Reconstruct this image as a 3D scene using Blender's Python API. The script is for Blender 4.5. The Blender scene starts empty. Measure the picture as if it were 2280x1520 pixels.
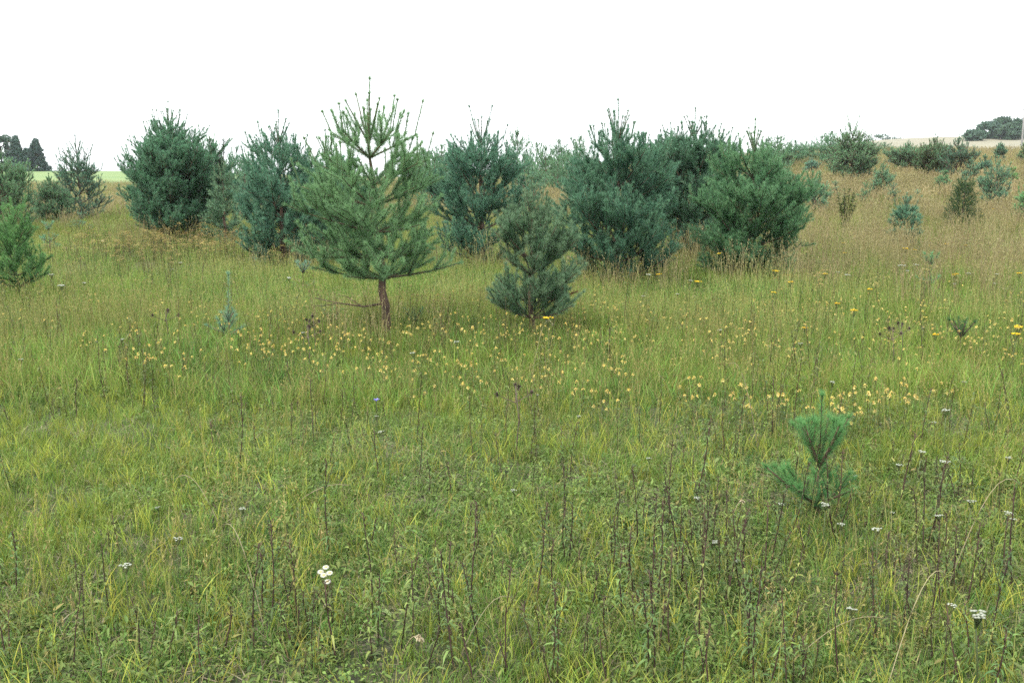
import bpy, math, random
import numpy as np
from mathutils import Vector

SEED = 7
rng = np.random.default_rng(SEED)
random.seed(SEED)
scene = bpy.context.scene
COL = scene.collection
PI = math.pi

# ------------------------------------------------------------------ camera, sky, sun, exposure
EYE = 1.65
FPX = 2217.0                                  # focal length in pixels of a 2280 px wide frame
HORIZON = 395.0                               # picture row of the eye-level horizon
PITCH = math.atan((760.0 - HORIZON) / FPX)
cam_d = bpy.data.cameras.new('camera')
cam = bpy.data.objects.new('camera', cam_d)
COL.objects.link(cam)
cam_d.sensor_width = 36.0
cam_d.lens = 36.0 * FPX / 2280.0
cam_d.clip_start = 0.05
cam_d.clip_end = 4000.0
cam.location = (0, 0, EYE)
cam.rotation_euler = (PI / 2 - PITCH, 0, 0)
scene.camera = cam

SUN_EL, SUN_AZ = math.radians(56), math.radians(-140)   # azimuth from +Y (north) clockwise
world = bpy.data.worlds.new('World')
scene.world = world
world.use_nodes = True
wn = world.node_tree.nodes
wl = world.node_tree.links
wn.clear()
w_out = wn.new('ShaderNodeOutputWorld')
w_bg = wn.new('ShaderNodeBackground')
w_bg.inputs['Strength'].default_value = 0.15
w_sky = wn.new('ShaderNodeTexSky')
w_sky.sky_type = 'NISHITA'
w_sky.sun_disc = False
w_sky.sun_elevation = SUN_EL
w_sky.sun_rotation = SUN_AZ
w_sky.air_density = 1.0
w_sky.dust_density = 4.0
w_mix = wn.new('ShaderNodeMix')               # an even cloud sheet over the clear sky
w_mix.data_type = 'RGBA'
w_mix.inputs[0].default_value = 0.8
w_mix.inputs[7].default_value = (5.6, 5.75, 5.9, 1)
wl.new(w_sky.outputs['Color'], w_mix.inputs[6])
wl.new(w_mix.outputs[2], w_bg.inputs['Color'])
wl.new(w_bg.outputs['Background'], w_out.inputs['Surface'])

sun_d = bpy.data.lights.new('sun', 'SUN')
sun = bpy.data.objects.new('sun', sun_d)
COL.objects.link(sun)
sun_d.energy = 1.3
sun_d.angle = math.radians(25)
sun_d.color = (1.0, 0.95, 0.86)
sdir = Vector((math.sin(SUN_AZ) * math.cos(SUN_EL), math.cos(SUN_AZ) * math.cos(SUN_EL), math.sin(SUN_EL)))
sun.rotation_euler = (-sdir).to_track_quat('-Z', 'Y').to_euler()

scene.view_settings.view_transform = 'Standard'
scene.view_settings.look = 'None'
scene.view_settings.exposure = 1.38
scene.view_settings.gamma = 1.0
scene.view_settings.use_curve_mapping = False
scene.render.engine = 'CYCLES'
cy = scene.cycles
cy.max_bounces = 6
cy.diffuse_bounces = 3
cy.transmission_bounces = 3
cy.glossy_bounces = 2
cy.volume_bounces = 1
cy.transparent_max_bounces = 4
cy.use_denoising = False

# ------------------------------------------------------------------ terrain
def ss(t):
    t = np.clip(t, 0, 1)
    return t * t * (3 - 2 * t)

def hgt(X, Y):
    X = np.asarray(X, float); Y = np.asarray(Y, float)
    side = ss((X + 20) / 52)
    h = (0.5 + 2.85 * side) * ss((Y - 13) / 72)
    h = h - side * 1.6 * ss((Y - 88) / 60)
    h = h + 2.2 * np.exp(-((X + 86) / 75) ** 2 - ((Y - 215) / 85) ** 2)
    h = h + 11.0 * np.exp(-((X - 125) / 75) ** 2 - ((Y - 290) / 95) ** 2)
    far = np.clip((Y - 330) / 500, 0, 1)
    h = h + 2.0 * far
    fade = np.exp(-np.abs(Y) / 60)
    h = h + fade * (0.035 * np.sin(X * 1.3 + Y * 0.7) + 0.03 * np.sin(X * 0.6 - Y * 1.1 + 1.0) + 0.02 * np.sin(X * 2.7 + 2) * np.sin(Y * 2.3))
    return h

CP, SP = math.cos(PITCH), math.sin(PITCH)
def ray(px, py):
    x = (px - 1140.0) / FPX; y = -(py - 760.0) / FPX
    return np.array([x, CP + y * SP, -SP + y * CP])      # forward (0,CP,-SP), up (0,SP,CP)

def hit(px, py, lift=0.0, near=1.5, far=160.0):
    """Where the line of sight through a picture point meets the ground raised by lift."""
    d = ray(px, py); d = d / d[1]
    Y = np.geomspace(near, far, 900)
    z = EYE + d[2] * Y - (hgt(d[0] * Y, Y) + lift)
    k = np.argmax(z <= 0) if (z <= 0).any() else len(Y) - 1
    y = Y[k]
    if k > 0 and z[k] <= 0:
        a, b = z[k - 1], z[k]
        y = Y[k - 1] + (Y[k] - Y[k - 1]) * a / (a - b)
    return d[0] * y, y

def height_at(px, py, D):
    """World height of a picture point that lies D metres ahead."""
    d = ray(px, py); d = d / d[1]
    return EYE + d[2] * D

# ------------------------------------------------------------------ mesh helpers
class MB:
    def __init__(self):
        self.V, self.T, self.C, self.M = [], [], [], []
        self.n = 0
    def add(self, V, T, C, m=0):
        V = np.asarray(V, float).reshape(-1, 3); T = np.asarray(T, int).reshape(-1, 3)
        C = np.asarray(C, float)
        if C.ndim == 1:
            C = np.tile(C, (len(V), 1))
        self.V.append(V); self.T.append(T + self.n); self.C.append(C)
        self.M.append(np.full(len(T), m, int)); self.n += len(V)
    def mesh(self, name, mats, smooth=False):
        me = bpy.data.meshes.new(name)
        V = np.concatenate(self.V); T = np.concatenate(self.T); C = np.concatenate(self.C); M = np.concatenate(self.M)
        me.vertices.add(len(V)); me.vertices.foreach_set('co', V.astype(np.float32).ravel())
        me.loops.add(len(T) * 3); me.loops.foreach_set('vertex_index', T.astype(np.int32).ravel())
        me.polygons.add(len(T))
        me.polygons.foreach_set('loop_start', np.arange(0, len(T) * 3, 3, dtype=np.int32))
        me.polygons.foreach_set('material_index', M.astype(np.int32))
        if smooth:
            me.polygons.foreach_set('use_smooth', np.ones(len(T), bool))
        for m in (mats if isinstance(mats, (list, tuple)) else [mats]):
            me.materials.append(m)
        a = me.attributes.new('tint', 'FLOAT_COLOR', 'POINT')
        a.data.foreach_set('color', np.c_[C, np.ones(len(C))].astype(np.float32).ravel())
        me.update(calc_edges=True)
        return me

def tag(o, label=None, cat=None, group=None, kind=None):
    if label: o['label'] = label
    if cat: o['category'] = cat
    if group: o['group'] = group
    if kind: o['kind'] = kind
    return o

def obj(name, data, parent=None, loc=None):
    o = bpy.data.objects.new(name, data); COL.objects.link(o)
    if parent is not None: o.parent = parent
    if loc is not None: o.location = loc
    return o

def norm(v):
    return v / np.maximum(np.linalg.norm(v, axis=-1, keepdims=True), 1e-9)

def lerp(a, b, t):
    return np.asarray(a) + (np.asarray(b) - np.asarray(a)) * np.asarray(t)

def tube(mb, P, R, col, sides=6, m=0, cap=True):
    """A tapered tube along the points P with radii R."""
    P = np.asarray(P, float); R = np.asarray(R, float); n = len(P)
    D = norm(np.gradient(P, axis=0))
    ref = np.where(np.abs(D[:, 2:3]) > 0.9, [[1.0, 0, 0]], [[0, 0, 1.0]])
    A = norm(np.cross(D, ref)); B = np.cross(D, A)
    th = np.arange(sides) * 2 * PI / sides
    V = P[:, None] + R[:, None, None] * (np.cos(th)[None, :, None] * A[:, None] + np.sin(th)[None, :, None] * B[:, None])
    V = V.reshape(-1, 3)
    i = np.arange(n - 1)[:, None] * sides; j = np.arange(sides)[None]; k = (j + 1) % sides
    a, b, c, d = i + j, i + k, i + sides + k, i + sides + j
    T = np.concatenate([np.stack([a, b, c], -1).reshape(-1, 3), np.stack([a, c, d], -1).reshape(-1, 3)])
    if cap:
        V = np.concatenate([V, P[-1:]])
        T = np.concatenate([T, np.stack([(n - 1) * sides + j[0], (n - 1) * sides + k[0], np.full(sides, n * sides)], -1)])
    mb.add(V, T, col, m)

def sticks(mb, A, B, ra, rb, col, m=0):
    """Many thin three-sided twigs at once."""
    A = np.asarray(A, float); B = np.asarray(B, float); n = len(A)
    if n == 0: return
    D = norm(B - A)
    ref = np.where(np.abs(D[:, 2:3]) > 0.9, [[1.0, 0, 0]], [[0, 0, 1.0]])
    U = norm(np.cross(D, ref)); W = np.cross(D, U)
    th = np.arange(3) * 2 * PI / 3
    ring = np.cos(th)[None, :, None] * U[:, None] + np.sin(th)[None, :, None] * W[:, None]
    V = np.concatenate([A[:, None] + ring * np.reshape(ra, (-1, 1, 1)), B[:, None] + ring * np.reshape(rb, (-1, 1, 1))], 1).reshape(-1, 3)
    o = np.arange(n)[:, None, None] * 6
    t = np.array([[0, 1, 4], [0, 4, 3], [1, 2, 5], [1, 5, 4], [2, 0, 3], [2, 3, 5]])[None]
    mb.add(V, (o + t).reshape(-1, 3), np.repeat(col, 6, 0) if np.ndim(col) == 2 else col, m)

def blades(mb, base, h, w, lean, bend, az, col, segs=3, m=0, tipcol=None):
    """Many grass blades at once: tapered strips that lean and bend over."""
    n = len(base)
    s = np.linspace(0, 1, segs + 1)
    hd = np.stack([np.cos(az), np.sin(az), 0 * az], -1)
    fa = az + rng.uniform(-1.2, 1.2, n) + PI / 2
    sd = np.stack([np.cos(fa), np.sin(fa), 0 * fa], -1)
    V = []; Cc = []
    for i in range(segs):
        t = s[i]
        p = base + hd * (h * (lean * t + bend * t * t))[:, None]
        p[:, 2] += h * (t - 0.35 * bend * t * t)
        ww = (w * (1 - 0.8 * t ** 1.6) * 0.5)[:, None]
        V += [p - sd * ww, p + sd * ww]
        c = col if tipcol is None else lerp(col, tipcol, t ** 1.5)
        Cc += [c, c]
    p = base + hd * (h * (lean + bend))[:, None]
    p[:, 2] += h * (1 - 0.35 * bend)
    V.append(p); Cc.append(col if tipcol is None else tipcol)
    k = 2 * segs + 1
    V = np.stack(V, 1).reshape(-1, 3); Cc = np.stack(Cc, 1).reshape(-1, 3)
    t = []
    for i in range(segs - 1):
        a = 2 * i
        t += [[a, a + 1, a + 3], [a, a + 3, a + 2]]
    t.append([2 * segs - 2, 2 * segs - 1, 2 * segs])
    T = (np.arange(n)[:, None, None] * k + np.array(t)[None]).reshape(-1, 3)
    mb.add(V, T, Cc, m)

def leaves(mb, base, d, L, W, droop, col, m=0, fold=0.25):
    """Many lance-shaped leaves at once, folded on the midrib and arching over."""
    n = len(base)
    if np.ndim(col) == 2: col = col * rng.uniform(.7, 1.2, (n, 1))
    d = norm(d)
    side = norm(np.cross(d, np.tile([0, 0, 1.0], (n, 1))) + rng.normal(0, 0.15, (n, 3)))
    up = np.cross(side, d)
    pts = []
    for t, wf in ((0, 0.12), (0.33, 1.0), (0.68, 0.75)):
        c = base + d * (L * t)[:, None] + np.array([0, 0, -1.0]) * (L * droop * t * t)[:, None]
        ww = (W * wf * 0.5)[:, None]
        lift = up * (W * wf * fold)[:, None]
        pts += [c - side * ww + lift, c, c + side * ww + lift]
    tip = base + d * L[:, None] + np.array([0, 0, -1.0]) * (L * droop)[:, None]
    pts.append(tip)
    V = np.stack(pts, 1).reshape(-1, 3)
    t = []
    for r in (0, 3):
        t += [[r, r + 1, r + 4], [r, r + 4, r + 3], [r + 1, r + 2, r + 5], [r + 1, r + 5, r + 4]]
    t += [[6, 7, 9], [7, 8, 9]]
    T = (np.arange(n)[:, None, None] * 10 + np.array(t)[None]).reshape(-1, 3)
    mb.add(V, T, np.repeat(col, 10, 0) if np.ndim(col) == 2 else col, m)

def mixcol(a, b, n, p=1.0):
    return lerp(np.tile(a, (n, 1)), np.tile(b, (n, 1)), (rng.random((n, 1)) ** p))

# ------------------------------------------------------------------ materials
def new_mat(name):
    m = bpy.data.materials.new(name); m.use_nodes = True
    m.node_tree.nodes.clear()
    return m, m.node_tree.nodes, m.node_tree.links

def foliage(name, transl=0.3, rough=0.55, hue=0.02, val=0.25, patch=None, patch_scale=0.35, patch_amt=0.5, spec=0.35):
    """Leaf material: pigment from the mesh, varied per plant and in drifts across the meadow, part of the light let through."""
    m, N, L = new_mat(name)
    out = N.new('ShaderNodeOutputMaterial')
    at = N.new('ShaderNodeAttribute'); at.attribute_name = 'tint'
    oi = N.new('ShaderNodeObjectInfo')
    hs = N.new('ShaderNodeHueSaturation')
    mh = N.new('ShaderNodeMapRange'); mh.inputs[3].default_value = 0.5 - hue; mh.inputs[4].default_value = 0.5 + hue
    L.new(oi.outputs['Random'], mh.inputs[0]); L.new(mh.outputs[0], hs.inputs['Hue'])
    mu = N.new('ShaderNodeMath'); mu.operation = 'MULTIPLY'; mu.inputs[1].default_value = 7.31
    fr = N.new('ShaderNodeMath'); fr.operation = 'FRACT'
    L.new(oi.outputs['Random'], mu.inputs[0]); L.new(mu.outputs[0], fr.inputs[0])
    mv = N.new('ShaderNodeMapRange'); mv.inputs[3].default_value = 1 - val; mv.inputs[4].default_value = 1 + val
    L.new(fr.outputs[0], mv.inputs[0]); L.new(mv.outputs[0], hs.inputs['Value'])
    col = at.outputs['Color']
    if patch is not None:
        ge = N.new('ShaderNodeNewGeometry')
        no = N.new('ShaderNodeTexNoise'); no.inputs['Scale'].default_value = patch_scale; no.inputs['Detail'].default_value = 3
        L.new(ge.outputs['Position'], no.inputs['Vector'])
        rp = N.new('ShaderNodeMapRange'); rp.inputs[1].default_value = 0.42; rp.inputs[2].default_value = 0.66
        rp.inputs[3].default_value = 0.0; rp.inputs[4].default_value = patch_amt
        L.new(no.outputs['Fac'], rp.inputs[0])
        mx = N.new('ShaderNodeMix'); mx.data_type = 'RGBA'
        L.new(rp.outputs[0], mx.inputs[0]); L.new(at.outputs['Color'], mx.inputs[6]); mx.inputs[7].default_value = (*patch, 1)
        col = mx.outputs[2]
    L.new(col, hs.inputs['Color'])
    pb = N.new('ShaderNodeBsdfPrincipled'); pb.inputs['Roughness'].default_value = rough
    pb.inputs['Specular IOR Level'].default_value = spec
    L.new(hs.outputs['Color'], pb.inputs['Base Color'])
    tr = N.new('ShaderNodeBsdfTranslucent'); L.new(hs.outputs['Color'], tr.inputs['Color'])
    ms = N.new('ShaderNodeMixShader'); ms.inputs[0].default_value = transl
    L.new(pb.outputs[0], ms.inputs[1]); L.new(tr.outputs[0], ms.inputs[2]); L.new(ms.outputs[0], out.inputs['Surface'])
    return m

def bark(name, lo, hi, scale=18):
    m, N, L = new_mat(name)
    out = N.new('ShaderNodeOutputMaterial')
    tc = N.new('ShaderNodeTexCoord')
    mp = N.new('ShaderNodeMapping'); mp.inputs['Scale'].default_value = (1, 1, 0.25)
    no = N.new('ShaderNodeTexNoise'); no.inputs['Scale'].default_value = scale; no.inputs['Detail'].default_value = 6
    L.new(tc.outputs['Object'], mp.inputs[0]); L.new(mp.outputs[0], no.inputs['Vector'])
    cr = N.new('ShaderNodeValToRGB')
    cr.color_ramp.elements[0].position = 0.35; cr.color_ramp.elements[0].color = (*lo, 1)
    cr.color_ramp.elements[1].position = 0.65; cr.color_ramp.elements[1].color = (*hi, 1)
    L.new(no.outputs['Fac'], cr.inputs[0])
    pb = N.new('ShaderNodeBsdfPrincipled'); pb.inputs['Roughness'].default_value = 0.9
    L.new(cr.outputs[0], pb.inputs['Base Color'])
    bu = N.new('ShaderNodeBump'); bu.inputs['Strength'].default_value = 0.6; bu.inputs['Distance'].default_value = 0.01
    L.new(no.outputs['Fac'], bu.inputs['Height']); L.new(bu.outputs[0], pb.inputs['Normal'])
    L.new(pb.outputs[0], out.inputs['Surface'])
    return m

M_NEEDLE = foliage('pine_needles', transl=0.42, rough=0.6, hue=0.012, val=0.08, spec=0.18)
M_GRASS = foliage('meadow_grass', transl=0.40, hue=0.025, val=0.42, patch=(0.25, 0.33, 0.05), patch_scale=0.55, patch_amt=0.5, spec=0.15)
M_HERB = foliage('herb_leaves', transl=0.3, hue=0.02, val=0.3, rough=0.5, spec=0.25)
M_STRAW = foliage('dry_grass', transl=0.3, hue=0.02, val=0.25, patch=(0.20, 0.20, 0.07), patch_scale=0.25, patch_amt=0.35)
M_STEM = foliage('dark_stems', transl=0.05, hue=0.02, val=0.3, rough=0.7)
M_PETAL = foliage('petals', transl=0.3, hue=0.008, val=0.12, rough=0.6, spec=0.2)
M_LEAFY = foliage('tree_leaves', transl=0.25, hue=0.015, val=0.12, rough=0.55)
M_BARK = bark('pine_bark', (0.045, 0.03, 0.022), (0.17, 0.105, 0.07))
M_TWIG = bark('twig_bark', (0.05, 0.035, 0.025), (0.13, 0.085, 0.05), 30)

def ground_mat():
    m, N, L = new_mat('meadow_soil')
    out = N.new('ShaderNodeOutputMaterial')
    ge = N.new('ShaderNodeNewGeometry')
    n1 = N.new('ShaderNodeTexNoise'); n1.inputs['Scale'].default_value = 9; n1.inputs['Detail'].default_value = 8
    n2 = N.new('ShaderNodeTexNoise'); n2.inputs['Scale'].default_value = 60; n2.inputs['Detail'].default_value = 4
    n3 = N.new('ShaderNodeTexNoise'); n3.inputs['Scale'].default_value = 0.12; n3.inputs['Detail'].default_value = 5
    for n in (n1, n2, n3): L.new(ge.outputs['Position'], n.inputs['Vector'])
    c1 = N.new('ShaderNodeValToRGB')
    e = c1.color_ramp.elements
    e[0].position = 0.3; e[0].color = (0.026, 0.024, 0.014, 1)
    e[1].position = 0.7; e[1].color = (0.070, 0.065, 0.036, 1)
    x = e.new(0.52); x.color = (0.042, 0.056, 0.020, 1)
    L.new(n1.outputs['Fac'], c1.inputs[0])
    c2 = N.new('ShaderNodeValToRGB')
    c2.color_ramp.elements[0].position = 0.56; c2.color_ramp.elements[0].color = (0, 0, 0, 1)
    c2.color_ramp.elements[1].position = 0.66; c2.color_ramp.elements[1].color = (1, 1, 1, 1)
    L.new(n2.outputs['Fac'], c2.inputs[0])
    lit = N.new('ShaderNodeMix'); lit.data_type = 'RGBA'; lit.inputs[7].default_value = (0.17, 0.15, 0.09, 1)
    L.new(c2.outputs[0], lit.inputs[0]); L.new(c1.outputs[0], lit.inputs[6])
    # closed turf farther out in the meadow
    c3 = N.new('ShaderNodeValToRGB')
    c3.color_ramp.elements[0].position = 0.38; c3.color_ramp.elements[0].color = (0.14, 0.15, 0.045, 1)
    c3.color_ramp.elements[1].position = 0.62; c3.color_ramp.elements[1].color = (0.23, 0.195, 0.08, 1)
    L.new(n3.outputs['Fac'], c3.inputs[0])
    sx = N.new('ShaderNodeSeparateXYZ'); L.new(ge.outputs['Position'], sx.inputs[0])
    rp = N.new('ShaderNodeMapRange'); rp.inputs[1].default_value = 12; rp.inputs[2].default_value = 40
    L.new(sx.outputs['Y'], rp.inputs[0])
    mx = N.new('ShaderNodeMix'); mx.data_type = 'RGBA'
    L.new(rp.outputs[0], mx.inputs[0]); L.new(lit.outputs[2], mx.inputs[6]); L.new(c3.outputs[0], mx.inputs[7])
    pb = N.new('ShaderNodeBsdfPrincipled'); pb.inputs['Roughness'].default_value = 0.95
    L.new(mx.outputs[2], pb.inputs['Base Color'])
    bu = N.new('ShaderNodeBump'); bu.inputs['Strength'].default_value = 0.8; bu.inputs['Distance'].default_value = 0.03
    L.new(n1.outputs['Fac'], bu.inputs['Height']); L.new(bu.outputs[0], pb.inputs['Normal'])
    L.new(pb.outputs[0], out.inputs['Surface'])
    return m

def field_mat(name, a, b, sc):
    m, N, L = new_mat(name)
    out = N.new('ShaderNodeOutputMaterial')
    ge = N.new('ShaderNodeNewGeometry')
    mp = N.new('ShaderNodeMapping'); mp.inputs['Scale'].default_value = sc
    L.new(ge.outputs['Position'], mp.inputs[0])
    n1 = N.new('ShaderNodeTexNoise'); n1.inputs['Scale'].default_value = 1.0; n1.inputs['Detail'].default_value = 6
    L.new(mp.outputs[0], n1.inputs['Vector'])
    c = N.new('ShaderNodeValToRGB')
    c.color_ramp.elements[0].position = 0.35; c.color_ramp.elements[0].color = (*a, 1)
    c.color_ramp.elements[1].position = 0.65; c.color_ramp.elements[1].color = (*b, 1)
    L.new(n1.outputs['Fac'], c.inputs[0])
    pb = N.new('ShaderNodeBsdfPrincipled'); pb.inputs['Roughness'].default_value = 0.95
    L.new(c.outputs[0], pb.inputs['Base Color']); L.new(pb.outputs[0], out.inputs['Surface'])
    return m

# ------------------------------------------------------------------ ground sheet and far fields
def sheet(name, us, Ys, xfun, lift, mat):
    X = np.stack([xfun(u, Ys) for u in us], 1); Y = np.repeat(Ys[:, None], len(us), 1)
    Z = hgt(X, Y) + lift
    V = np.stack([X, Y, Z], -1).reshape(-1, 3)
    nu = len(us); i = np.arange(len(Ys) - 1)[:, None] * nu; j = np.arange(nu - 1)[None]
    a, b, c, d = i + j, i + j + 1, i + nu + j + 1, i + nu + j
    T = np.concatenate([np.stack([a, b, c], -1).reshape(-1, 3), np.stack([a, c, d], -1).reshape(-1, 3)])
    mb = MB(); mb.add(V, T, (0.1, 0.1, 0.05))
    o = obj(name, mb.mesh(name, mat, True)); o['kind'] = 'structure'
    return o

Yg = np.concatenate([np.linspace(-20, 2, 23)[:-1], np.linspace(2, 30, 140)[:-1], np.geomspace(30, 1500, 150)])
sheet('ground', np.linspace(-1, 1, 181), Yg, lambda u, Y: u * (30 + 1.2 * np.abs(Y)), 0.0, ground_mat())
sheet('crop_field', np.linspace(0, 1, 50), np.linspace(72, 330, 90), lambda u, Y: (-0.95 + 0.68 * u) * Y + 4 * np.sin(Y * 0.05), 0.25,
      field_mat('green_crop', (0.12, 0.20, 0.06), (0.19, 0.26, 0.08), (0.05, 0.6, 0.3)))
sheet('stubble_field', np.linspace(0, 1, 60), np.linspace(128, 330, 80), lambda u, Y: (0.33 + 0.5 * u) * Y, 0.12,
      field_mat('pale_stubble', (0.21, 0.20, 0.145), (0.26, 0.24, 0.155), (0.04, 0.5, 0.3)))

# ------------------------------------------------------------------ pines
def rot_about(v, k, a):
    return v * math.cos(a) + np.cross(k, v) * math.sin(a) + k * np.dot(k, v) * (1 - math.cos(a))

class Pine:
    """Young Scots pine: whorls of limbs, limbs with yearly rings of side shoots, every recent shoot a brush of needles."""
    def __init__(self, H, W, seed, base_t=0.08, peak=0.33, lean=0.0, n_limb=6, inter=0.36, seg=0.26, keep=0.75,
                 top_len=0.45, twin=False, gap=None, elev0=18, elev1=52, lush=1.0, shape=0.8, orders=3, candles=True, curl=1.0, fan=1.0, twig=0.0035, taper=1.02, rise=0.74):
        self.r = random.Random(seed)
        r = self.r
        self.limbs = []          # (points, radii)
        self.twigs = []          # (a, b, ra, rb)
        self.shoots = []         # (a, b, age, slim)
        self.buds = []
        self.limb_of = []
        self.H = H
        self.lush = lush
        self.orders = orders
        self.candles = candles
        self.curl = curl
        self.twig = twig
        if lush > 1.6: elev0 = min(elev0, 5); inter = min(inter, 0.27)
        self.seg = seg
        self.keep = keep
        z0 = base_t * H
        # trunk
        n = 12
        wob = [r.uniform(-1, 1) * 0.012 * H for _ in range(n + 1)]
        self.trunk = []
        top = H - top_len
        for i in range(n + 1):
            t = i / n
            self.trunk.append((lean * H * t + wob[i] * math.sin(PI * t), 0.4 * wob[n - i] * math.sin(PI * t), top * t - (0.12 if i == 0 else 0)))
        self.trunk = np.array(self.trunk)
        R0 = 0.018 * H + 0.006
        self.trunk_r = np.array([R0 * (1.12 if i == 0 else 1) * (1 - 0.80 * (i / n) ** 0.9) for i in range(n + 1)])
        # whorls
        zs = []
        z = z0
        while z < top - 0.12:
            zs.append(z); z += inter * r.uniform(0.8, 1.15)
        zs.append(top)
        for z in zs:
            if gap and gap[0] < z / H < gap[1]:
                continue
            t = z / H
            p = self.at(z)
            if t < peak:
                prof = shape + (1 - shape) * math.sin(PI / 2 * max(0, t - base_t * 0.5) / peak)
            else:
                u = (t - peak) / (1 - peak)
                prof = max(0.13, (1 - min(1, u)) ** taper)
            nl = n_limb if t < 0.85 else max(4, n_limb - 1)
            a0 = r.uniform(0, 2 * PI)
            for k in range(nl):
                if r.random() < 0.08 and t < 0.7: continue
                az = a0 + k * 2 * PI / nl + r.uniform(-0.3, 0.3)
                el = math.radians(elev0 + (elev1 - elev0) * t ** 1.2 + r.uniform(-8, 8))
                L = 0.5 * W * prof * (r.uniform(0.72, 1.28 if t < peak else 1.08) if r.random() < .8 else r.uniform(.5, .8)) / max(0.5, math.cos(el))
                L = min(L, rise * (top + 0.35 * top_len - z) / max(0.3, math.sin(el + 0.25)))
                if z == top:
                    L = fan * top_len * (r.uniform(0.55, 0.85) if candles else r.uniform(0.7, 0.95)); el = math.radians(r.uniform(58, 74) if candles else r.uniform(46, 62))
                L = max(L, 0.18 if fan >= 1 else 0.06)
                d = np.array([math.cos(az) * math.cos(el), math.sin(az) * math.cos(el), math.sin(el)])
                self.limb(p, d, L, t, z >= top - 0.01)
        # needles still on the last years of the stem
        zz = top; k = 1
        while k < 4 and zz - 0.16 > z0 + 0.3 * H:
            self.shoots.append((self.at(zz - 0.16), self.at(zz), k, False)); zz -= 0.16; k += 1
        tips = [self.at(top)]
        for a in tips:
            if twin:
                for sx in (-1, 1):
                    d = norm(np.array([0.28 * sx, 0.05, 1.0]))
                    self.shoot(a, a + d * top_len, 0, True)
            else:
                self.shoot(a, a + np.array([r.uniform(-.05, .05), 0, 1.0]) * top_len, 0, True)
            for _ in range(2):
                pass

    def at(self, z):
        T = self.trunk
        return np.array([np.interp(z, T[:, 2], T[:, 0]), np.interp(z, T[:, 2], T[:, 1]), z])

    def shoot(self, a, b, age, slim=False):
        slim = slim and self.candles
        self.shoots.append((a, b, age, slim))
        rr = self.twig + 0.0015 * age
        self.twigs.append((a, b, rr + 0.001, rr * 0.75, len(self.limbs) - 1))
        if slim: self.buds.append(b)

    def limb(self, p, d, L, t, slim):
        r = self.r
        slim = slim and self.candles
        n = max(1, int(round(L / self.seg)))
        sl = L / n
        pts = [p.copy()]; dirs = []
        for i in range(n):
            d = norm(d + np.array([r.uniform(-.09, .09), r.uniform(-.09, .09), self.curl * (0.05 + 0.11 * (1 - t) * (i + 1) / n)]))
            pts.append(pts[-1] + d * sl); dirs.append(d)
        pts = np.array(pts)
        r0 = min(0.022, 0.0055 + 0.009 * L)
        self.limbs.append((pts, np.linspace(r0, 0.004, n + 1)))
        if self.candles and t > 0.5 and not slim and r.random() < 0.45 + 0.6 * t:
            e = norm(dirs[-1] * 0.5 + np.array([r.uniform(-.15, .15), r.uniform(-.15, .15), 0.9]))
            self.shoot(pts[-1], pts[-1] + e * r.uniform(0.7, 1.5) * max(self.seg, 0.1), 0, True)
        for i in range(n):
            left = (n - i) * sl
            if left <= self.keep:
                slim1 = slim and i == n - 1
                self.shoots.append((pts[i], pts[i + 1], n - 1 - i, slim1))
                if self.candles and (slim1 or (i == n - 1 and t > 0.72)): self.buds.append(pts[i + 1])
            if i >= 1 and not slim:
                m = (2 if r.random() < 0.45 else 3) + (1 if self.lush > 1.2 else 0)
                rem = (n - i) * sl
                for k in range(m):
                    ax = norm(np.cross(dirs[i], np.array([0, 0, 1.0])) + 1e-6)
                    phi = r.choice([0, PI]) + r.uniform(-0.9, 0.9)
                    k_ax = rot_about(np.cross(ax, dirs[i]), dirs[i], phi)
                    dd = rot_about(dirs[i], k_ax, math.radians(r.uniform(26, 50)))
                    self.side(pts[i], norm(dd + np.array([0, 0, 0.42])), (1.0 if self.orders > 1 else 0.6) * rem * r.uniform(0.55, 0.95), t, 2)
        return

    def side(self, p, d, L, t, order):
        r = self.r
        L = max(L, self.seg * 0.8)
        n = max(1, int(round(L / self.seg)))
        sl = L / n
        for i in range(n):
            d = norm(d + np.array([r.uniform(-.12, .12), r.uniform(-.12, .12), 0.10]))
            q = p + d * sl
            if (n - i) * sl <= self.keep:
                self.shoot(p, q, n - 1 - i)
            else:
                self.twigs.append((p, q, 0.006, 0.005, len(self.limbs) - 1))
            if order < self.orders and (i >= 1 or order == 2):
                for k in range(2 if i >= 1 else 1):
                    if order == 2 and r.random() < (0.4 if self.lush < 2 else 0.2): continue
                    k_ax = norm(np.cross(d, np.array([r.uniform(-1, 1), r.uniform(-1, 1), r.uniform(-.3, 1)])))
                    dd = rot_about(d, k_ax, math.radians(r.uniform(28, 50)))
                    self.side(q if i == 0 else p, norm(dd + np.array([0, 0, 0.35])), max(0.1, (n - i) * sl * r.uniform(0.4, 0.7)), t, order + 1)
            p = q

    def needles(self, per_m=180, nl=0.062, nw=0.006, tone=((0.03, 0.07, 0.045), (0.07, 0.12, 0.065)), cap=None):
        S = self.shoots
        A = np.array([s[0] for s in S]); B = np.array([s[1] for s in S]); age = np.array([s[2] for s in S], float); slim = np.array([s[3] for s in S])
        Ls = np.linalg.norm(B - A, axis=1)
        cnt = np.maximum(6, (Ls * per_m * np.where(slim, 0.95 if nw < .012 else 1.8, 1.0) * np.where(age > 1, 0.65, 1.0))).astype(int)
        idx = np.repeat(np.arange(len(S)), cnt); n = len(idx)
        a, b = A[idx], B[idx]
        D = norm(b - a)
        s = rng.random(n) ** 0.9
        s = np.where(rng.random(n) < 0.20, 1.0, s)
        ref = np.where(np.abs(D[:, 2:3]) > 0.9, [[1.0, 0, 0]], [[0, 0, 1.0]])
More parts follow.
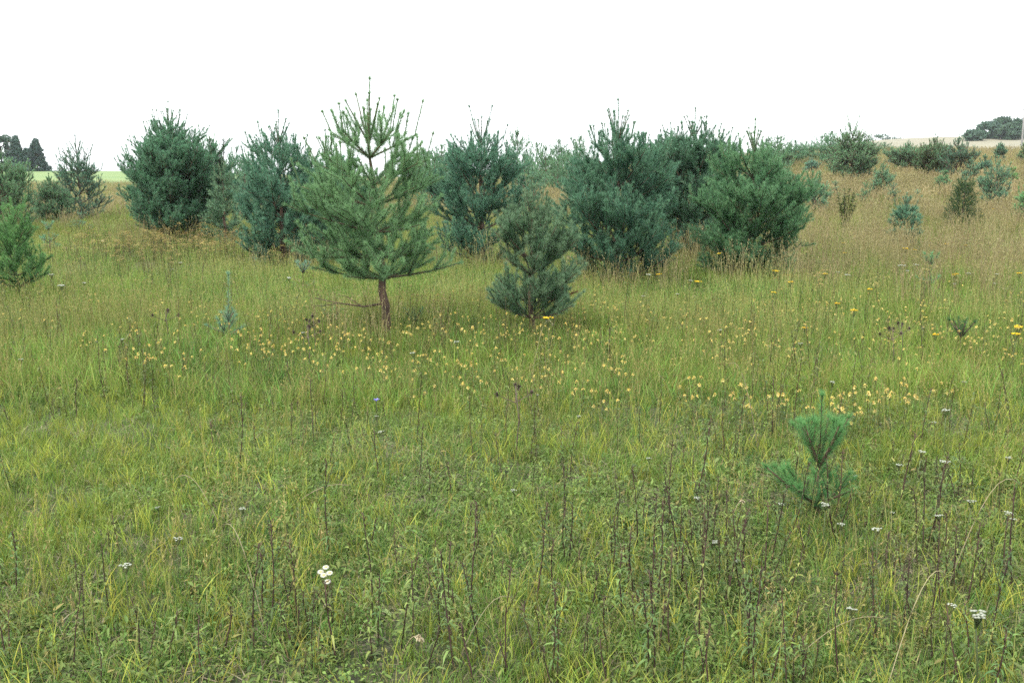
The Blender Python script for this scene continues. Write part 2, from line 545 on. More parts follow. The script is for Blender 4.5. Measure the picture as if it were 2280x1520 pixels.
        U = norm(np.cross(D, ref)); Wv = np.cross(D, U)
        th = rng.uniform(0, 2 * PI, n)
        R = np.cos(th)[:, None] * U + np.sin(th)[:, None] * Wv
        ang = np.radians(np.clip(rng.normal(58, 11, n), 30, 85)) - np.radians(34) * s ** 3; ang = np.where(slim[idx], np.radians(rng.uniform(12, 40, n)), ang)
        ang = np.where(s >= 1, np.radians(rng.uniform(5, 62, n)), ang)
        nd = D * np.cos(ang)[:, None] + R * np.sin(ang)[:, None]
        nd[:, 2] += 0.06
        ln = nl * rng.uniform(0.75, 1.15, n) * np.where(slim[idx], 0.72, np.where(s >= 1, 0.85, 1.0))
        P = a + (b - a) * s[:, None]
        side = norm(np.cross(nd, R) + 0.35 * rng.normal(size=(n, 3)))
        w = nw * rng.uniform(0.8, 1.2, n) * np.where(slim[idx], 0.8 if nw < .012 else 1.3, 1.0) * 0.5
        V = np.stack([P + side * w[:, None], P - side * w[:, None], P + nd * ln[:, None]], 1).reshape(-1, 3)
        f = np.clip(rng.normal(0.55, 0.25, len(S)) + 0.15 - 0.22 * age, 0, 1)[idx] + 0.35 * (s - 0.6)
        c = lerp(np.tile(tone[0], (n, 1)), np.tile(tone[1], (n, 1)), np.clip(f + rng.normal(0, 0.12, n), 0, 1)[:, None])
        mb = MB()
        mb.add(V, np.arange(3 * n).reshape(-1, 3), np.repeat(c, 3, 0))
        if self.buds:
            Bd = np.array(self.buds); k = 6
            bi = np.repeat(np.arange(len(Bd)), k); m = len(bi)
            dd = norm(np.stack([rng.normal(0, .7, m), rng.normal(0, .7, m), rng.uniform(.5, 1.2, m)], -1))
            sd = norm(np.cross(dd, rng.normal(size=(m, 3))))
            Pb = Bd[bi]
            V = np.stack([Pb - sd * .006, Pb + sd * .006, Pb + dd * .034], 1).reshape(-1, 3)
            mb.add(V, np.arange(3 * m).reshape(-1, 3), (0.16, 0.17, 0.08))
        return mb

    def trunk_mesh(self, with_limbs=True):
        mb = MB()
        tube(mb, self.trunk, self.trunk_r, (0.1, 0.07, 0.05), 9)
        if with_limbs:
            for P, R in self.limbs:
                tube(mb, P, R, (0.1, 0.07, 0.05), 5)
            tw = self.twigs
            sticks(mb, [t[0] for t in tw], [t[1] for t in tw], np.array([t[2] for t in tw]), np.array([t[3] for t in tw]), np.array([0.1, 0.07, 0.05]))
        return mb

    def limb_meshes(self):
        by = {}
        for t in self.twigs: by.setdefault(t[4], []).append(t)
        for i, (P, R) in enumerate(self.limbs):
            mb = MB(); tube(mb, P, R, (0.1, 0.07, 0.05), 6)
            tw = by.get(i, [])
            if tw:
                sticks(mb, [t[0] for t in tw], [t[1] for t in tw], np.array([t[2] for t in tw]), np.array([t[3] for t in tw]), np.array([0.1, 0.07, 0.05]))
            yield mb

TONE_BLUE = ((0.080, 0.192, 0.115), (0.182, 0.342, 0.188))
TONE_MID = ((0.078, 0.190, 0.115), (0.185, 0.345, 0.200))
TONE_YEL = ((0.088, 0.195, 0.108), (0.205, 0.365, 0.200))
TONE_LUSH = ((0.075, 0.215, 0.085), (0.180, 0.390, 0.155))
TREES = []

def pine_at(label, px, y_base, y_top, px_w, tone, seed, D=None, parts=False, name='pine_tree', group='young Scots pines in the meadow', lod=0, **kw):
    if D is None:
        X, D = hit(px, y_base)
    X = (px - 1140) / FPX * D
    # depth along the ground equals D because the camera looks along +Y; the lateral scale follows the line of sight
    d = ray(px, y_base); X = d[0] / d[1] * D
    Z = float(hgt(X, D))
    H = height_at(px, y_top, D) - Z
    W = px_w / FPX * D * 1.08
    kw.setdefault('inter', max(0.16, min(0.40, H * 0.13)))
    kw.setdefault('seg', max(0.13, min(0.26, H * 0.09)))
    kw.setdefault('orders', 3 if H > 1.3 else 2)
    kw.setdefault('candles', H > 1.1)
    hr = random.Random(seed * 7 + 1); kf, kb = hr.uniform(.86, 1.16), hr.uniform(.85, 1.15)
    tone = tuple((c[0] * kf * hr.uniform(.9, 1.12), c[1] * kf, c[2] * kf * kb) for c in tone)
    kw.setdefault('keep', max(0.22, min(0.7, 0.3 * H)))
    kw.setdefault('top_len', max(0.12, min(0.62, H * 0.21)))
    kw.setdefault('twig', max(0.0035, D * 0.00024))
    p = Pine(H, W, seed, **kw)
    if D < 7: q = dict(per_m=1500, nl=0.052, nw=0.0022)
    elif D < 13: q = dict(per_m=900, nl=0.060, nw=0.0050)
    elif D < 17: q = dict(per_m=460, nl=0.072, nw=0.0085)
    elif D < 25: q = dict(per_m=320, nl=0.078, nw=0.0115)
    elif D < 40: q = dict(per_m=100, nl=0.080, nw=0.017)
    else: q = dict(per_m=40, nl=0.10, nw=0.032)
    if H < 0.75 and D > 7: q['per_m'] *= 0.5
    root = obj(name, None, loc=(X, D, Z)); root.empty_display_size = 0.2
    tag(root, label, 'pine tree', group)
    if parts:
        obj('trunk', p.trunk_mesh(False).mesh('trunk', M_BARK, True), root)
        for mb in p.limb_meshes():
            obj('branch', mb.mesh('branch', M_TWIG, True), root)
    else:
        obj('trunk', p.trunk_mesh(True).mesh('trunk', M_BARK, True), root)
    obj('crown', p.needles(tone=tone, **q).mesh('crown', M_NEEDLE), root)
    TREES.append((X, D, 0.5 * W))
    print('PINE', label[:40], 'D=%.1f H=%.2f W=%.2f shoots=%d' % (D, H, W, len(p.shoots)))
    return root

# -- the two pines standing free in front
pine_at('tall open-crowned pine with bare leaning trunk, standing alone in front of the dark row', 862, 752, 178, 308, ((.108, .225, .118), (.24, .41, .215)), 17, parts=True,
        base_t=0.24, peak=0.45, lean=-0.055, n_limb=8, inter=0.23, seg=0.24, keep=0.9, top_len=0.62, elev0=-10, elev1=48, shape=0.80, lush=1.5, curl=0.6, taper=0.72, rise=0.92)
pine_at('small pine with bare waist between two needle tiers, right of the tall open-crowned pine', 1184, 758, 398, 160, TONE_YEL, 12, parts=True,
        base_t=0.14, peak=0.5, lean=-0.01, n_limb=8, inter=0.15, seg=0.17, keep=0.50, top_len=0.34, gap=(0.24, 0.40), elev0=6, elev1=80, shape=1.4, lush=1.5)
# -- the row of large bushy pines
pine_at('broad dark pine with shaggy dome crown, leftmost of the large row', 390, 540, 228, 262, TONE_BLUE, 21, base_t=0.05, peak=0.35, n_limb=8, lush=2, shape=0.85)
pine_at('slim grey-green pine squeezed against the right flank of the broad dark pine', 503, 548, 350, 92, TONE_MID, 22, base_t=0.06, n_limb=7, lush=2)
pine_at('dense pine with pronged top, left neighbour of the tall open-crowned pine', 632, 606, 248, 222, TONE_BLUE, 23, base_t=0.05, peak=0.33, n_limb=8, lush=2)
pine_at('dark pine mostly hidden behind the tall open-crowned pine', 735, 590, 292, 200, TONE_BLUE, 24, base_t=0.05, peak=0.45, n_limb=8, lush=2)
pine_at('pine with forked candelabra top and see-through lower trunk, behind the bare-waisted small pine', 1072, 600, 235, 250, TONE_BLUE, 25, base_t=0.05, peak=0.42, n_limb=7, twin=True, elev0=5, top_len=0.75, shape=0.9, lush=2)
pine_at('broad bushy pine with one needle-thin spire, centre of the right clump', 1372, 640, 225, 335, TONE_BLUE, 26, base_t=0.04, peak=0.33, n_limb=8, lush=2, top_len=0.6)
pine_at('pine with star of upright top shoots showing between the two broad bushy pines', 1538, 585, 243, 275, TONE_BLUE, 27, base_t=0.05, peak=0.48, n_limb=8, top_len=0.55, lush=2)
pine_at('broad round-shouldered pine with dark base, right end of the large row', 1668, 628, 268, 262, TONE_BLUE, 28, base_t=0.04, peak=0.36, n_limb=8, lush=2, top_len=0.5)
# -- left edge
pine_at('bright green little pine with stout upright shoots and low open branches, at the left edge', 42, 672, 445, 150, TONE_LUSH, 31, parts=True, base_t=0.14, peak=0.5, n_limb=7, gap=(0.29, 0.36), inter=0.16, seg=0.19, keep=0.5, elev0=10, elev1=74, shape=1.0, orders=3, candles=False, top_len=0.32, lush=1.5)
pine_at('grey-green pine cut by the left edge, behind the bright green little pine', 8, 535, 322, 165, TONE_BLUE, 32, base_t=0.05, peak=0.45, n_limb=8, lush=2)
pine_at('low bushy pine beside the pine with the spiky leader, left meadow', 118, 512, 388, 92, TONE_BLUE, 33, base_t=0.05, peak=0.4, n_limb=7, lush=2)
pine_at('pine with tall spiky leader standing against the green crop field', 182, 500, 303, 120, TONE_BLUE, 34, base_t=0.05, peak=0.33, n_limb=7, top_len=0.62, lush=2)
pine_at('pale seedling pine right of the bright green little pine', 112, 565, 498, 45, TONE_MID, 35, base_t=0.1, n_limb=5)
pine_at('low tuft of young pine at the foot of the spiky-leader pine', 185, 525, 478, 60, TONE_MID, 36, base_t=0.1, n_limb=5)
# -- right slope
pine_at('twin-topped pine on the tawny slope, tallest right of the row', 1893, 412, 258, 118, TONE_BLUE, 41, base_t=0.05, peak=0.28, n_limb=8, twin=True, top_len=1.0, lush=2, elev1=42)
pine_at('small pine at the right foot of the twin-topped pine', 1962, 450, 362, 60, TONE_MID, 42, base_t=0.12, n_limb=6)
pine_at('round dark pine leading the thicket left of the pale stubble field', 2018, 392, 312, 100, TONE_BLUE, 43, base_t=0.05, n_limb=6)
pine_at('tallest pine of the thicket left of the pale stubble field', 2075, 405, 300, 110, TONE_BLUE, 44, base_t=0.05, n_limb=7)
pine_at('right-hand pine of the thicket left of the pale stubble field', 2128, 410, 300, 92, TONE_BLUE, 45, base_t=0.05, n_limb=6)
pine_at('knee-high pine with cone-shaped crown left of the dark juniper', 2012, 560, 432, 88, TONE_BLUE, 46, base_t=0.08, n_limb=7, elev0=14)
pine_at('thin many-armed pine right of the dark juniper', 2212, 480, 350, 92, TONE_MID, 47, base_t=0.15, n_limb=5)
pine_at('small pine in front of the pale stubble field', 2225, 372, 316, 34, TONE_MID, 48, base_t=0.1, n_limb=6)
pine_at('small pine at the right edge under the utility pole', 2281, 380, 312, 40, TONE_BLUE, 49, base_t=0.1, n_limb=6)
pine_at('green young pine at the right edge below the many-armed pine', 2278, 505, 408, 60, TONE_LUSH, 50, base_t=0.1, n_limb=6)
pine_at('spindly pale pine right of the round-shouldered pine', 1812, 490, 392, 68, TONE_MID, 51, base_t=0.15, n_limb=5)
pine_at('bright low pine on the slope left of the twin-topped pine', 1806, 392, 350, 46, TONE_MID, 52, base_t=0.1, n_limb=6)
pine_at('bluish seedling pine among white umbels in the tawny grass', 2066, 662, 572, 52, TONE_LUSH, 53, base_t=0.08, n_limb=5)
pine_at('thin dark seedling between the cone-shaped pine and the slope', 1986, 470, 408, 36, TONE_MID, 54, base_t=0.1, n_limb=5)
pine_at('dark stub of a seedling in the green grass near the right edge', 2136, 800, 722, 40, ((.03, .08, .03), (.07, .15, .05)), 55, base_t=0.3, n_limb=6, candles=False)
pine_at('low pine at the edge of the right clump', 1742, 385, 330, 60, TONE_MID, 56, base_t=0.08, n_limb=6)
for i, (px, yb, yt, w, lab) in enumerate([
    (1752, 432, 372, 44, 'young pine touching the shoulder of the round-shouldered pine'), (1778, 470, 405, 40, 'thin young pine just left of the spindly pale pine'),
    (1838, 470, 412, 40, 'young pine just right of the spindly pale pine'), (1858, 452, 404, 34, 'small pine below the left foot of the twin-topped pine'),
    (1925, 470, 405, 38, 'young pine below the right foot of the twin-topped pine'), (2098, 440, 378, 48, 'young pine in front of the thicket by the pale stubble'),
    (2158, 425, 352, 44, 'young pine at the right end of the thicket by the pale stubble'), (2190, 402, 345, 40, 'young pine between the thicket and the small stubble pine'),
    (2252, 432, 372, 40, 'young pine right of the many-armed pine, under the pole'), (2146, 452, 392, 34, 'little pine directly behind the juniper'),
    (1722, 402, 352, 46, 'young pine at the right rim of the large row'), (1836, 372, 338, 36, 'little pine on the skyline left of the twin-topped pine'),
    (1985, 380, 345, 34, 'little pine left of the thicket on the tawny slope'), (2040, 470, 425, 30, 'tiny pine right above the cone-shaped pine')]):
    pine_at(lab, px, yb, yt, w, (TONE_BLUE, TONE_MID, TONE_LUSH)[i % 3], 400 + i, base_t=0.08, n_limb=5 + i % 2)
# -- seedlings in the near grass
pine_at('fresh green pine seedling with upswept shoots, alone in the near grass', 1818, 1150, 884, 225, TONE_LUSH, 61, parts=True, name='pine_seedling',
        base_t=0.10, peak=0.5, n_limb=7, inter=0.5, seg=0.15, keep=0.6, top_len=0.35, elev0=30, elev1=40, shape=1.0, candles=False, orders=1)
pine_at('wispy grey-green pine seedling left of the tall open-crowned pine', 511, 765, 612, 125, TONE_MID, 62, name='pine_seedling', base_t=0.12, peak=0.3, n_limb=5, inter=0.9, seg=0.16, keep=0.9, elev0=16, top_len=0.46, candles=False, fan=0.3, orders=2)
pine_at('tiny bright pine seedling left of the leaning trunk', 738, 738, 694, 50, TONE_LUSH, 63, name='pine_seedling', base_t=0.1, n_limb=5)
pine_at('tiny dull pine seedling right of the leaning trunk', 922, 738, 698, 52, TONE_MID, 64, name='pine_seedling', base_t=0.1, n_limb=5)
pine_at('small light seedling under the left skirt of the tall open-crowned pine', 676, 652, 590, 44, TONE_MID, 65, name='pine_seedling', base_t=0.1, n_limb=5)

# -- far pines along the crest, copies of a few grown shapes
FAR = []
for k in range(5):
    p = Pine(3.0, 2.2, 300 + k, base_t=0.04, peak=0.35, n_limb=7, inter=0.42, seg=0.3, keep=0.8, top_len=0.4)
    FAR.append((p.trunk_mesh(True).mesh('trunk', M_BARK, True), p.needles(per_m=42, nl=0.11, nw=0.034, tone=TONE_BLUE).mesh('crown', M_NEEDLE)))
def far_pine(label, px, D, y_top, px_w, k):
    d = ray(px, 400); X = d[0] / d[1] * D; Z = float(hgt(X, D))
    H = height_at(px, y_top, D) - Z
    root = obj('pine_tree', None, loc=(X, D, Z))
    tag(root, label, 'pine tree', 'far pines along the crest of the meadow')
    sx = px_w / FPX * D / 1.9
    root.scale = (sx, sx, H / 3.0); root.rotation_euler[2] = random.uniform(0, 6.28)
    obj('trunk', FAR[k % 5][0], root); obj('crown', FAR[k % 5][1], root)
for i, a in enumerate([
    ('far pine with spiky top right of the forked candelabra pine', 1152, 48, 286, 90),
    ('far rounded pine in the gap right of the forked candelabra pine', 1196, 55, 314, 70),
    ('far pine showing left of the needle-thin spire', 1244, 58, 308, 70),
    ('far pine just left of the broad bushy pine with the spire', 1290, 52, 300, 70),
    ('far pine between the spire and the star-topped pine', 1478, 60, 304, 80),
    ('far pine behind the right shoulder of the spired bushy pine', 1440, 56, 318, 70),
    ('far round-topped pine right of the large row', 1728, 62, 302, 100),
    ('far pine low on the skyline right of the round-topped far pine', 1792, 70, 314, 56),
    ('far pine left shoulder of the twin-topped pine', 1845, 60, 290, 70),
    ('far dark pine behind the twin-topped pine on its right', 1965, 75, 316, 54),
    ('far pine showing behind the tall open-crowned pine on its right', 985, 60, 318, 80),
    ('far pine behind the slim grey-green pine', 470, 50, 300, 70),
    ('far pine behind the broad dark pine on its right', 530, 46, 322, 60),
    ('far pine between the round-shouldered pine and the round-topped far pine', 1690, 58, 318, 60),
    ('far pine low on the skyline left of the thicket', 1925, 78, 318, 50),
    ('far small pine under the grove on the hill', 2180, 80, 338, 36),
    ('far small pine right of the thicket by the stubble', 2150, 70, 350, 40),
    ('far pine left of the dense pronged pine', 566, 42, 322, 80),
    ('far pine between the open-crowned pine and the forked pine', 945, 44, 326, 90),
    ('far pine behind the bare-waisted pine top', 1215, 50, 322, 80),
    ('far pine behind the left shoulder of the spired bushy pine', 1265, 46, 330, 80),
    ('far pine between the star-topped pine and the spired pine', 1452, 44, 332, 90),
    ('far low pine right of the round-topped far pine', 1758, 64, 318, 60),
    ('far dark pine on the crest right of the large row', 1708, 60, 305, 80),
    ('far dark pine on the crest beside the round-topped far pine', 1768, 66, 312, 70),
    ('far broad pine on the crest before the twin-topped pine', 1826, 64, 300, 80),
    ('far pine on the crest just behind the twin-topped pine', 1930, 66, 312, 60),
    ('far pine low behind the right foot of the open-crowned pine', 968, 36, 342, 100),
    ('far pine behind the left foot of the forked pine', 1015, 40, 332, 90),
    ('far pine low behind the bare-waisted pine', 1168, 38, 340, 100),
    ('far pine in the gap before the tan slope', 1242, 44, 345, 60),
    ('far pine low behind the left shoulder of the dense pronged pine', 545, 36, 350, 90),
    ('far pine low behind the dark half-hidden pine', 690, 40, 325, 110),
    ('far pine behind the right shoulder of the round-shouldered pine', 1715, 46, 330, 90)]):
    far_pine(*a, i)

# ------------------------------------------------------------------ leafy trees, juniper, shrubs
def clump_crown(n_clump, per, R, H, z0, leaf, tone, r, cone=False):
    mb = MB()
    for k in range(n_clump):
        u = r.random()
        if cone:
            z = z0 + (H - z0) * (u ** 1.35); rad = R * (1 - (z - z0) / (H - z0)) ** 0.9 + 0.05 * R
        else:
            z = z0 + (H - z0) * u; v = (z - z0) / (H - z0) * 2 - 1; rad = R * math.sqrt(max(0.05, 1 - v * v)) * 1.02
        a = r.random() * 2 * PI; q = rad * r.uniform(0.55, 1.0)
        c = np.array([q * math.cos(a), q * math.sin(a), z])
        cr = R * (0.16 if cone else r.uniform(0.16, 0.34))
        P = c + np.clip(rng.normal(0, 0.5, (per, 3)), -1, 1) * cr * np.array([1, 1, 0.7])
        nn = norm(P - c + np.array([0, 0, 0.3 * cr]) + rng.normal(0, .35 * cr, (per, 3)))
        s1 = norm(np.cross(nn, rng.normal(size=(per, 3)))); s2 = np.cross(nn, s1)
        lf = leaf * rng.uniform(0.6, 1.2, per)[:, None]
        V = np.stack([P - s1 * lf, P - s2 * lf * .55, P + s1 * lf, P + s2 * lf * .55], 1).reshape(-1, 3)
        t = np.array([[0, 1, 2], [0, 2, 3]])[None]
        mb.add(V, (np.arange(per)[:, None, None] * 4 + t).reshape(-1, 3), np.repeat(mixcol(tone[0], tone[1], per), 4, 0))
    return mb

def leafy_tree(name, label, cat, group, px, D, y_base, y_top, px_w, tone, seed, cone=False, z0=0.15, n=60, per=60, leaf=0.3, sink=True):
    r = random.Random(seed)
    d = ray(px, y_base); X = d[0] / d[1] * D
    Z = float(hgt(X, D))
    H = height_at(px, y_top, D) - Z
    R = 0.5 * px_w / FPX * D
    root = obj(name, None, loc=(X, D, Z)); tag(root, label, cat, group)
    mb = MB()
    tube(mb, [(0, 0, -.2), (0.02 * H, 0, .3 * H), (0, 0.02 * H, .6 * H), (0, 0, .92 * H)], [.03 * H, .022 * H, .014 * H, .004 * H], (0.1, .07, .05), 7)
    for k in range(10):
        z = H * r.uniform(.25, .8); a = r.random() * 6.28; q = R * .7
        tube(mb, [(0, 0, z), (q * .5 * math.cos(a), q * .5 * math.sin(a), z + .06 * H), (q * math.cos(a), q * math.sin(a), z + .1 * H)], [.01 * H, .006 * H, .002 * H], (0.1, .07, .05), 5)
    obj('trunk', mb.mesh('trunk', M_BARK, True), root)
    obj('crown', clump_crown(n, per, R, H, z0 * H, leaf, tone, r, cone).mesh('crown', M_LEAFY), root)
    return root

T_FAR = ((0.028, 0.072, 0.045), (0.055, 0.120, 0.060))
T_CON = ((0.018, 0.050, 0.040), (0.035, 0.085, 0.060))
G1 = 'dark conifers beyond the crop field'
leafy_tree('spruce_tree', 'dark spiky conifer at the edge of the crop field, right end of its stand', 'spruce tree', G1, 84, 190, 386, 310, 56, T_CON, 1, True, z0=0.02, n=240, per=46, leaf=.24)
leafy_tree('spruce_tree', 'dark spire conifer in the middle of the stand beyond the crop field', 'spruce tree', G1, 40, 185, 386, 304, 52, T_CON, 2, True, z0=0.02, n=240, per=46, leaf=.24)
leafy_tree('spruce_tree', 'low dark conifer between the two spires beyond the crop field', 'spruce tree', G1, 62, 195, 386, 332, 46, T_CON, 3, True, z0=0.02, n=200, per=46, leaf=.24)
leafy_tree('leafy_tree', 'rounded leafy tree at the left end of the conifer stand', 'tree', None, 4, 188, 386, 302, 60, T_FAR, 4, z0=0.05, n=70, per=60, leaf=.3)
G2 = 'round leafy trees of the grove on the hill'
for i, (l, px, yt, w) in enumerate([
    ('low leafy tree at the left end of the hilltop grove', 2168, 292, 44),
    ('round leafy tree second from the left in the hilltop grove', 2200, 272, 54),
    ('high-crowned leafy tree in the middle of the hilltop grove', 2232, 264, 60),
    ('leafy tree in front of the grove, beside the utility pole', 2246, 280, 54),
    ('leafy tree at the right end of the hilltop grove behind the utility pole', 2272, 266, 56),
    ('leafy tree cut by the right edge of the hilltop grove', 2304, 268, 60)]):
    leafy_tree('leafy_tree', l, 'tree', G2, px, 245 + 6 * (i % 3), 322, yt, w, T_FAR, 20 + i, z0=0.05, n=70, per=60, leaf=.34)

# far wood edge, pale with distance
def far_wood(px0, px1, D, y_top, tone, seed):
    r = random.Random(seed); mb = MB()
    k = 0; px = px0
    while px < px1:
        d = ray(px, 395); X = d[0] / d[1] * D; Z = float(hgt(X, D))
        H = height_at(px, y_top + r.uniform(-4, 8), D) - Z
        c = clump_crown(26, 26, H * r.uniform(.35, .5), H, 0.0, .6, tone, r)
        for V, T, C in zip(c.V, c.T, c.C):
            mb.V.append(V + np.array([X, D + r.uniform(-8, 8), Z])); mb.C.append(C)
        for T in c.T: mb.T.append(T + mb.n)
        for M in c.M: mb.M.append(M)
        mb.n += c.n
        px += r.uniform(12, 22)
    return mb
fw = MB()
for a in ((900, 1060, 430, 342, T_FAR, 5), (1380, 1520, 470, 326, T_FAR, 6), (1935, 2010, 520, 302, T_FAR, 7)):
    w = far_wood(*a)
    fw.V += w.V; fw.C += w.C; fw.M += w.M; fw.T += [t + fw.n for t in w.T]; fw.n += w.n
o = obj('far_woods', fw.mesh('far_woods', M_LEAFY)); tag(o, 'pale wood edge on the horizon behind the pine row', 'woods', kind='stuff')

# juniper
def juniper(label, px, y_base, y_top, px_w):
    X, D = hit(px, y_base); Z = float(hgt(X, D)); H = height_at(px, y_top, D) - Z; R = .5 * px_w / FPX * D
    root = obj('juniper', None, loc=(X, D, Z)); tag(root, label, 'juniper')
    mb = MB(); tube(mb, [(0, 0, -.1), (0, 0, .5 * H), (.02, 0, .9 * H)], [.03, .02, .006], (.1, .07, .05), 6)
    obj('trunk', mb.mesh('trunk', M_BARK, True), root)
    c = MB(); n = 520
    z = H * (rng.random(n) ** 1.1); rad = R * np.clip((1 - z / H) ** .6, .10, 1) * rng.uniform(.25, 1.15, n); a = rng.uniform(0, 6.28, n)
    P = np.stack([rad * np.cos(a), rad * np.sin(a), z * .9 + .03], -1)
    d = norm(np.stack([np.cos(a), np.sin(a), rng.uniform(.3, 1.6, n)], -1)); k = 14
    i = np.repeat(np.arange(n), k); s = rng.random(n * k)
    B = P[i] + d[i] * (s * .26)[:, None]; nd = norm(d[i] + rng.normal(0, .7, (n * k, 3))); sd = norm(np.cross(nd, rng.normal(size=(n * k, 3)))) * .009
    V = np.stack([B - sd, B + sd, B + nd * .05], 1).reshape(-1, 3)
    c.add(V, np.arange(len(V)).reshape(-1, 3), np.repeat(mixcol((.035, .085, .035), (.10, .17, .065), n * k), 3, 0))
    obj('crown', c.mesh('crown', M_NEEDLE), root)
juniper('dark upright juniper bush in the tawny grass near the right edge', 2140, 520, 404, 64)

def leafy_shrub(label, px, y_base, y_top, px_w, seed, tone):
    X, D = hit(px, y_base); Z = float(hgt(X, D)); H = height_at(px, y_top, D) - Z; R = .5 * px_w / FPX * D
    r = random.Random(seed)
    root = obj('leafy_shrub', None, loc=(X, D, Z)); tag(root, label, 'shrub')
    mb = MB(); lf = MB()
    for k in range(9):
        a = r.random() * 6.28; q = R * r.uniform(.3, .9); h = H * r.uniform(.65, 1)
        P = np.array([(0, 0, -.05), (.4 * q * math.cos(a), .4 * q * math.sin(a), .5 * h), (q * math.cos(a), q * math.sin(a), h)])
        tube(mb, P, [.010, .007, .003], (.1, .07, .05), 5)
        n = 110; s = rng.uniform(.25, 1, n)
        B = np.stack([np.interp(s, [0, .5, 1], P[:, j]) for j in range(3)], -1)
        aa = rng.uniform(0, 6.28, n)
        dd = np.stack([np.cos(aa), np.sin(aa), rng.uniform(-.1, .8, n)], -1)
        leaves(lf, B, dd, rng.uniform(.05, .09, n), rng.uniform(.028, .045, n), rng.uniform(.1, .5, n), mixcol(tone[0], tone[1], n))
    obj('stem', mb.mesh('stem', M_TWIG, True), root); obj('foliage', lf.mesh('foliage', M_HERB), root)
leafy_shrub('small broad-leaved shrub with drooping stems on the tawny slope', 1880, 530, 415, 60, 3, ((.09, .16, .045), (.18, .28, .08)))
leafy_shrub('dark broad-leaved sapling poking out beside the broad dark pine', 494, 540, 292, 50, 4, ((.03, .06, .035), (.06, .10, .05)))

# utility pole
def utility_pole(px, D, y_top, y_base):
    d = ray(px, y_base); X = d[0] / d[1] * D; Z = float(hgt(X, D)); H = height_at(px, y_top, D) - Z
    root = obj('utility_pole', None, loc=(X, D, Z)); tag(root, 'pale grey utility pole beside the hilltop grove', 'utility pole')
    m, N, L = new_mat('weathered_pole'); out = N.new('ShaderNodeOutputMaterial'); pb = N.new('ShaderNodeBsdfPrincipled')
    no = N.new('ShaderNodeTexNoise'); no.inputs['Scale'].default_value = 3; cr = N.new('ShaderNodeValToRGB')
    cr.color_ramp.elements[0].color = (.16, .16, .15, 1); cr.color_ramp.elements[1].color = (.28, .27, .26, 1)
    L.new(no.outputs['Fac'], cr.inputs[0]); L.new(cr.outputs[0], pb.inputs['Base Color']); L.new(pb.outputs[0], out.inputs['Surface']); pb.inputs['Roughness'].default_value = .8
    mb = MB(); tube(mb, [(0, 0, -.5), (0, 0, H * .5), (0, 0, H)], [.20, .17, .14], (.3, .3, .3), 10)
    obj('pole', mb.mesh('pole', m, True), root)
    mb = MB(); tube(mb, [(-.28, 0, H * .93), (.28, 0, H * .93)], [.05, .05], (.3, .3, .3), 6); obj('crossarm', mb.mesh('crossarm', m), root)
    for s in (-.24, .24):
        mb = MB(); tube(mb, [(s, 0, H * .93 + .04), (s, 0, H * .93 + .14), (s, 0, H * .93 + .24)], [.03, .06, .04], (.3, .3, .3), 8); obj('insulator', mb.mesh('insulator', m, True), root)
utility_pole(2274, 190, 237, 335)

# ------------------------------------------------------------------ meadow: scattered by geometry nodes, one object per kind of growth
STORE = []
def scatter(name, label, cat, meshes, P, rot, scl, idx):
    me = bpy.data.meshes.new(name)
    me.vertices.add(len(P)); me.vertices.foreach_set('co', P.astype(np.float32).ravel())
    a = me.attributes.new('turn', 'FLOAT_VECTOR', 'POINT'); a.data.foreach_set('vector', rot.astype(np.float32).ravel())
    a = me.attributes.new('size', 'FLOAT', 'POINT'); a.data.foreach_set('value', scl.astype(np.float32))
    a = me.attributes.new('pick', 'INT', 'POINT'); a.data.foreach_set('value', idx.astype(np.int32))
    o = obj(name, me); tag(o, label, cat, kind='stuff')
    for m in meshes[0].materials: me.materials.append(m)
    ng = bpy.data.node_groups.new(name + '_scatter', 'GeometryNodeTree')
    ng.interface.new_socket('Geometry', in_out='INPUT', socket_type='NodeSocketGeometry')
    ng.interface.new_socket('Geometry', in_out='OUTPUT', socket_type='NodeSocketGeometry')
    N, L = ng.nodes, ng.links
    gi = N.new('NodeGroupInput'); go = N.new('NodeGroupOutput')
    jn = N.new('GeometryNodeJoinGeometry')
    for m in meshes:
        src = bpy.data.objects.new(name + '_plant', m); STORE.append(src)
        oi = N.new('GeometryNodeObjectInfo'); oi.inputs['Object'].default_value = src; oi.inputs['As Instance'].default_value = False
        g2 = N.new('GeometryNodeGeometryToInstance')
        L.new(oi.outputs['Geometry'], g2.inputs[0]); L.new(g2.outputs[0], jn.inputs[0])
    ip = N.new('GeometryNodeInstanceOnPoints')
    ip.inputs['Pick Instance'].default_value = True
    L.new(gi.outputs[0], ip.inputs['Points']); L.new(jn.outputs[0], ip.inputs['Instance'])
    for an, dt, sock in (('turn', 'FLOAT_VECTOR', 'Rotation'), ('size', 'FLOAT', 'Scale'), ('pick', 'INT', 'Instance Index')):
        na = N.new('GeometryNodeInputNamedAttribute'); na.data_type = dt; na.inputs['Name'].default_value = an
        L.new(na.outputs['Attribute'], ip.inputs[sock])
    L.new(ip.outputs[0], go.inputs[0])
    md = o.modifiers.new('scatter', 'NODES'); md.node_group = ng
    return o

def wedge(y0, y1, dens, margin=2.2, slope=0.54, mask=None):
    area = slope * (y1 * y1 - y0 * y0) + 2 * margin * (y1 - y0)
    n = int(area * dens)
    u = rng.random(n)
    # depth drawn so that the points are even per square metre
    ys = np.linspace(y0, y1, 200); cdf = slope * (ys ** 2 - y0 ** 2) + 2 * margin * (ys - y0); cdf /= cdf[-1]
    Y = np.interp(u, cdf, ys); X = rng.uniform(-1, 1, n) * (slope * Y + margin)
    if mask is not None:
        keep = rng.random(n) < mask(X, Y); X, Y = X[keep], Y[keep]
    return X, Y

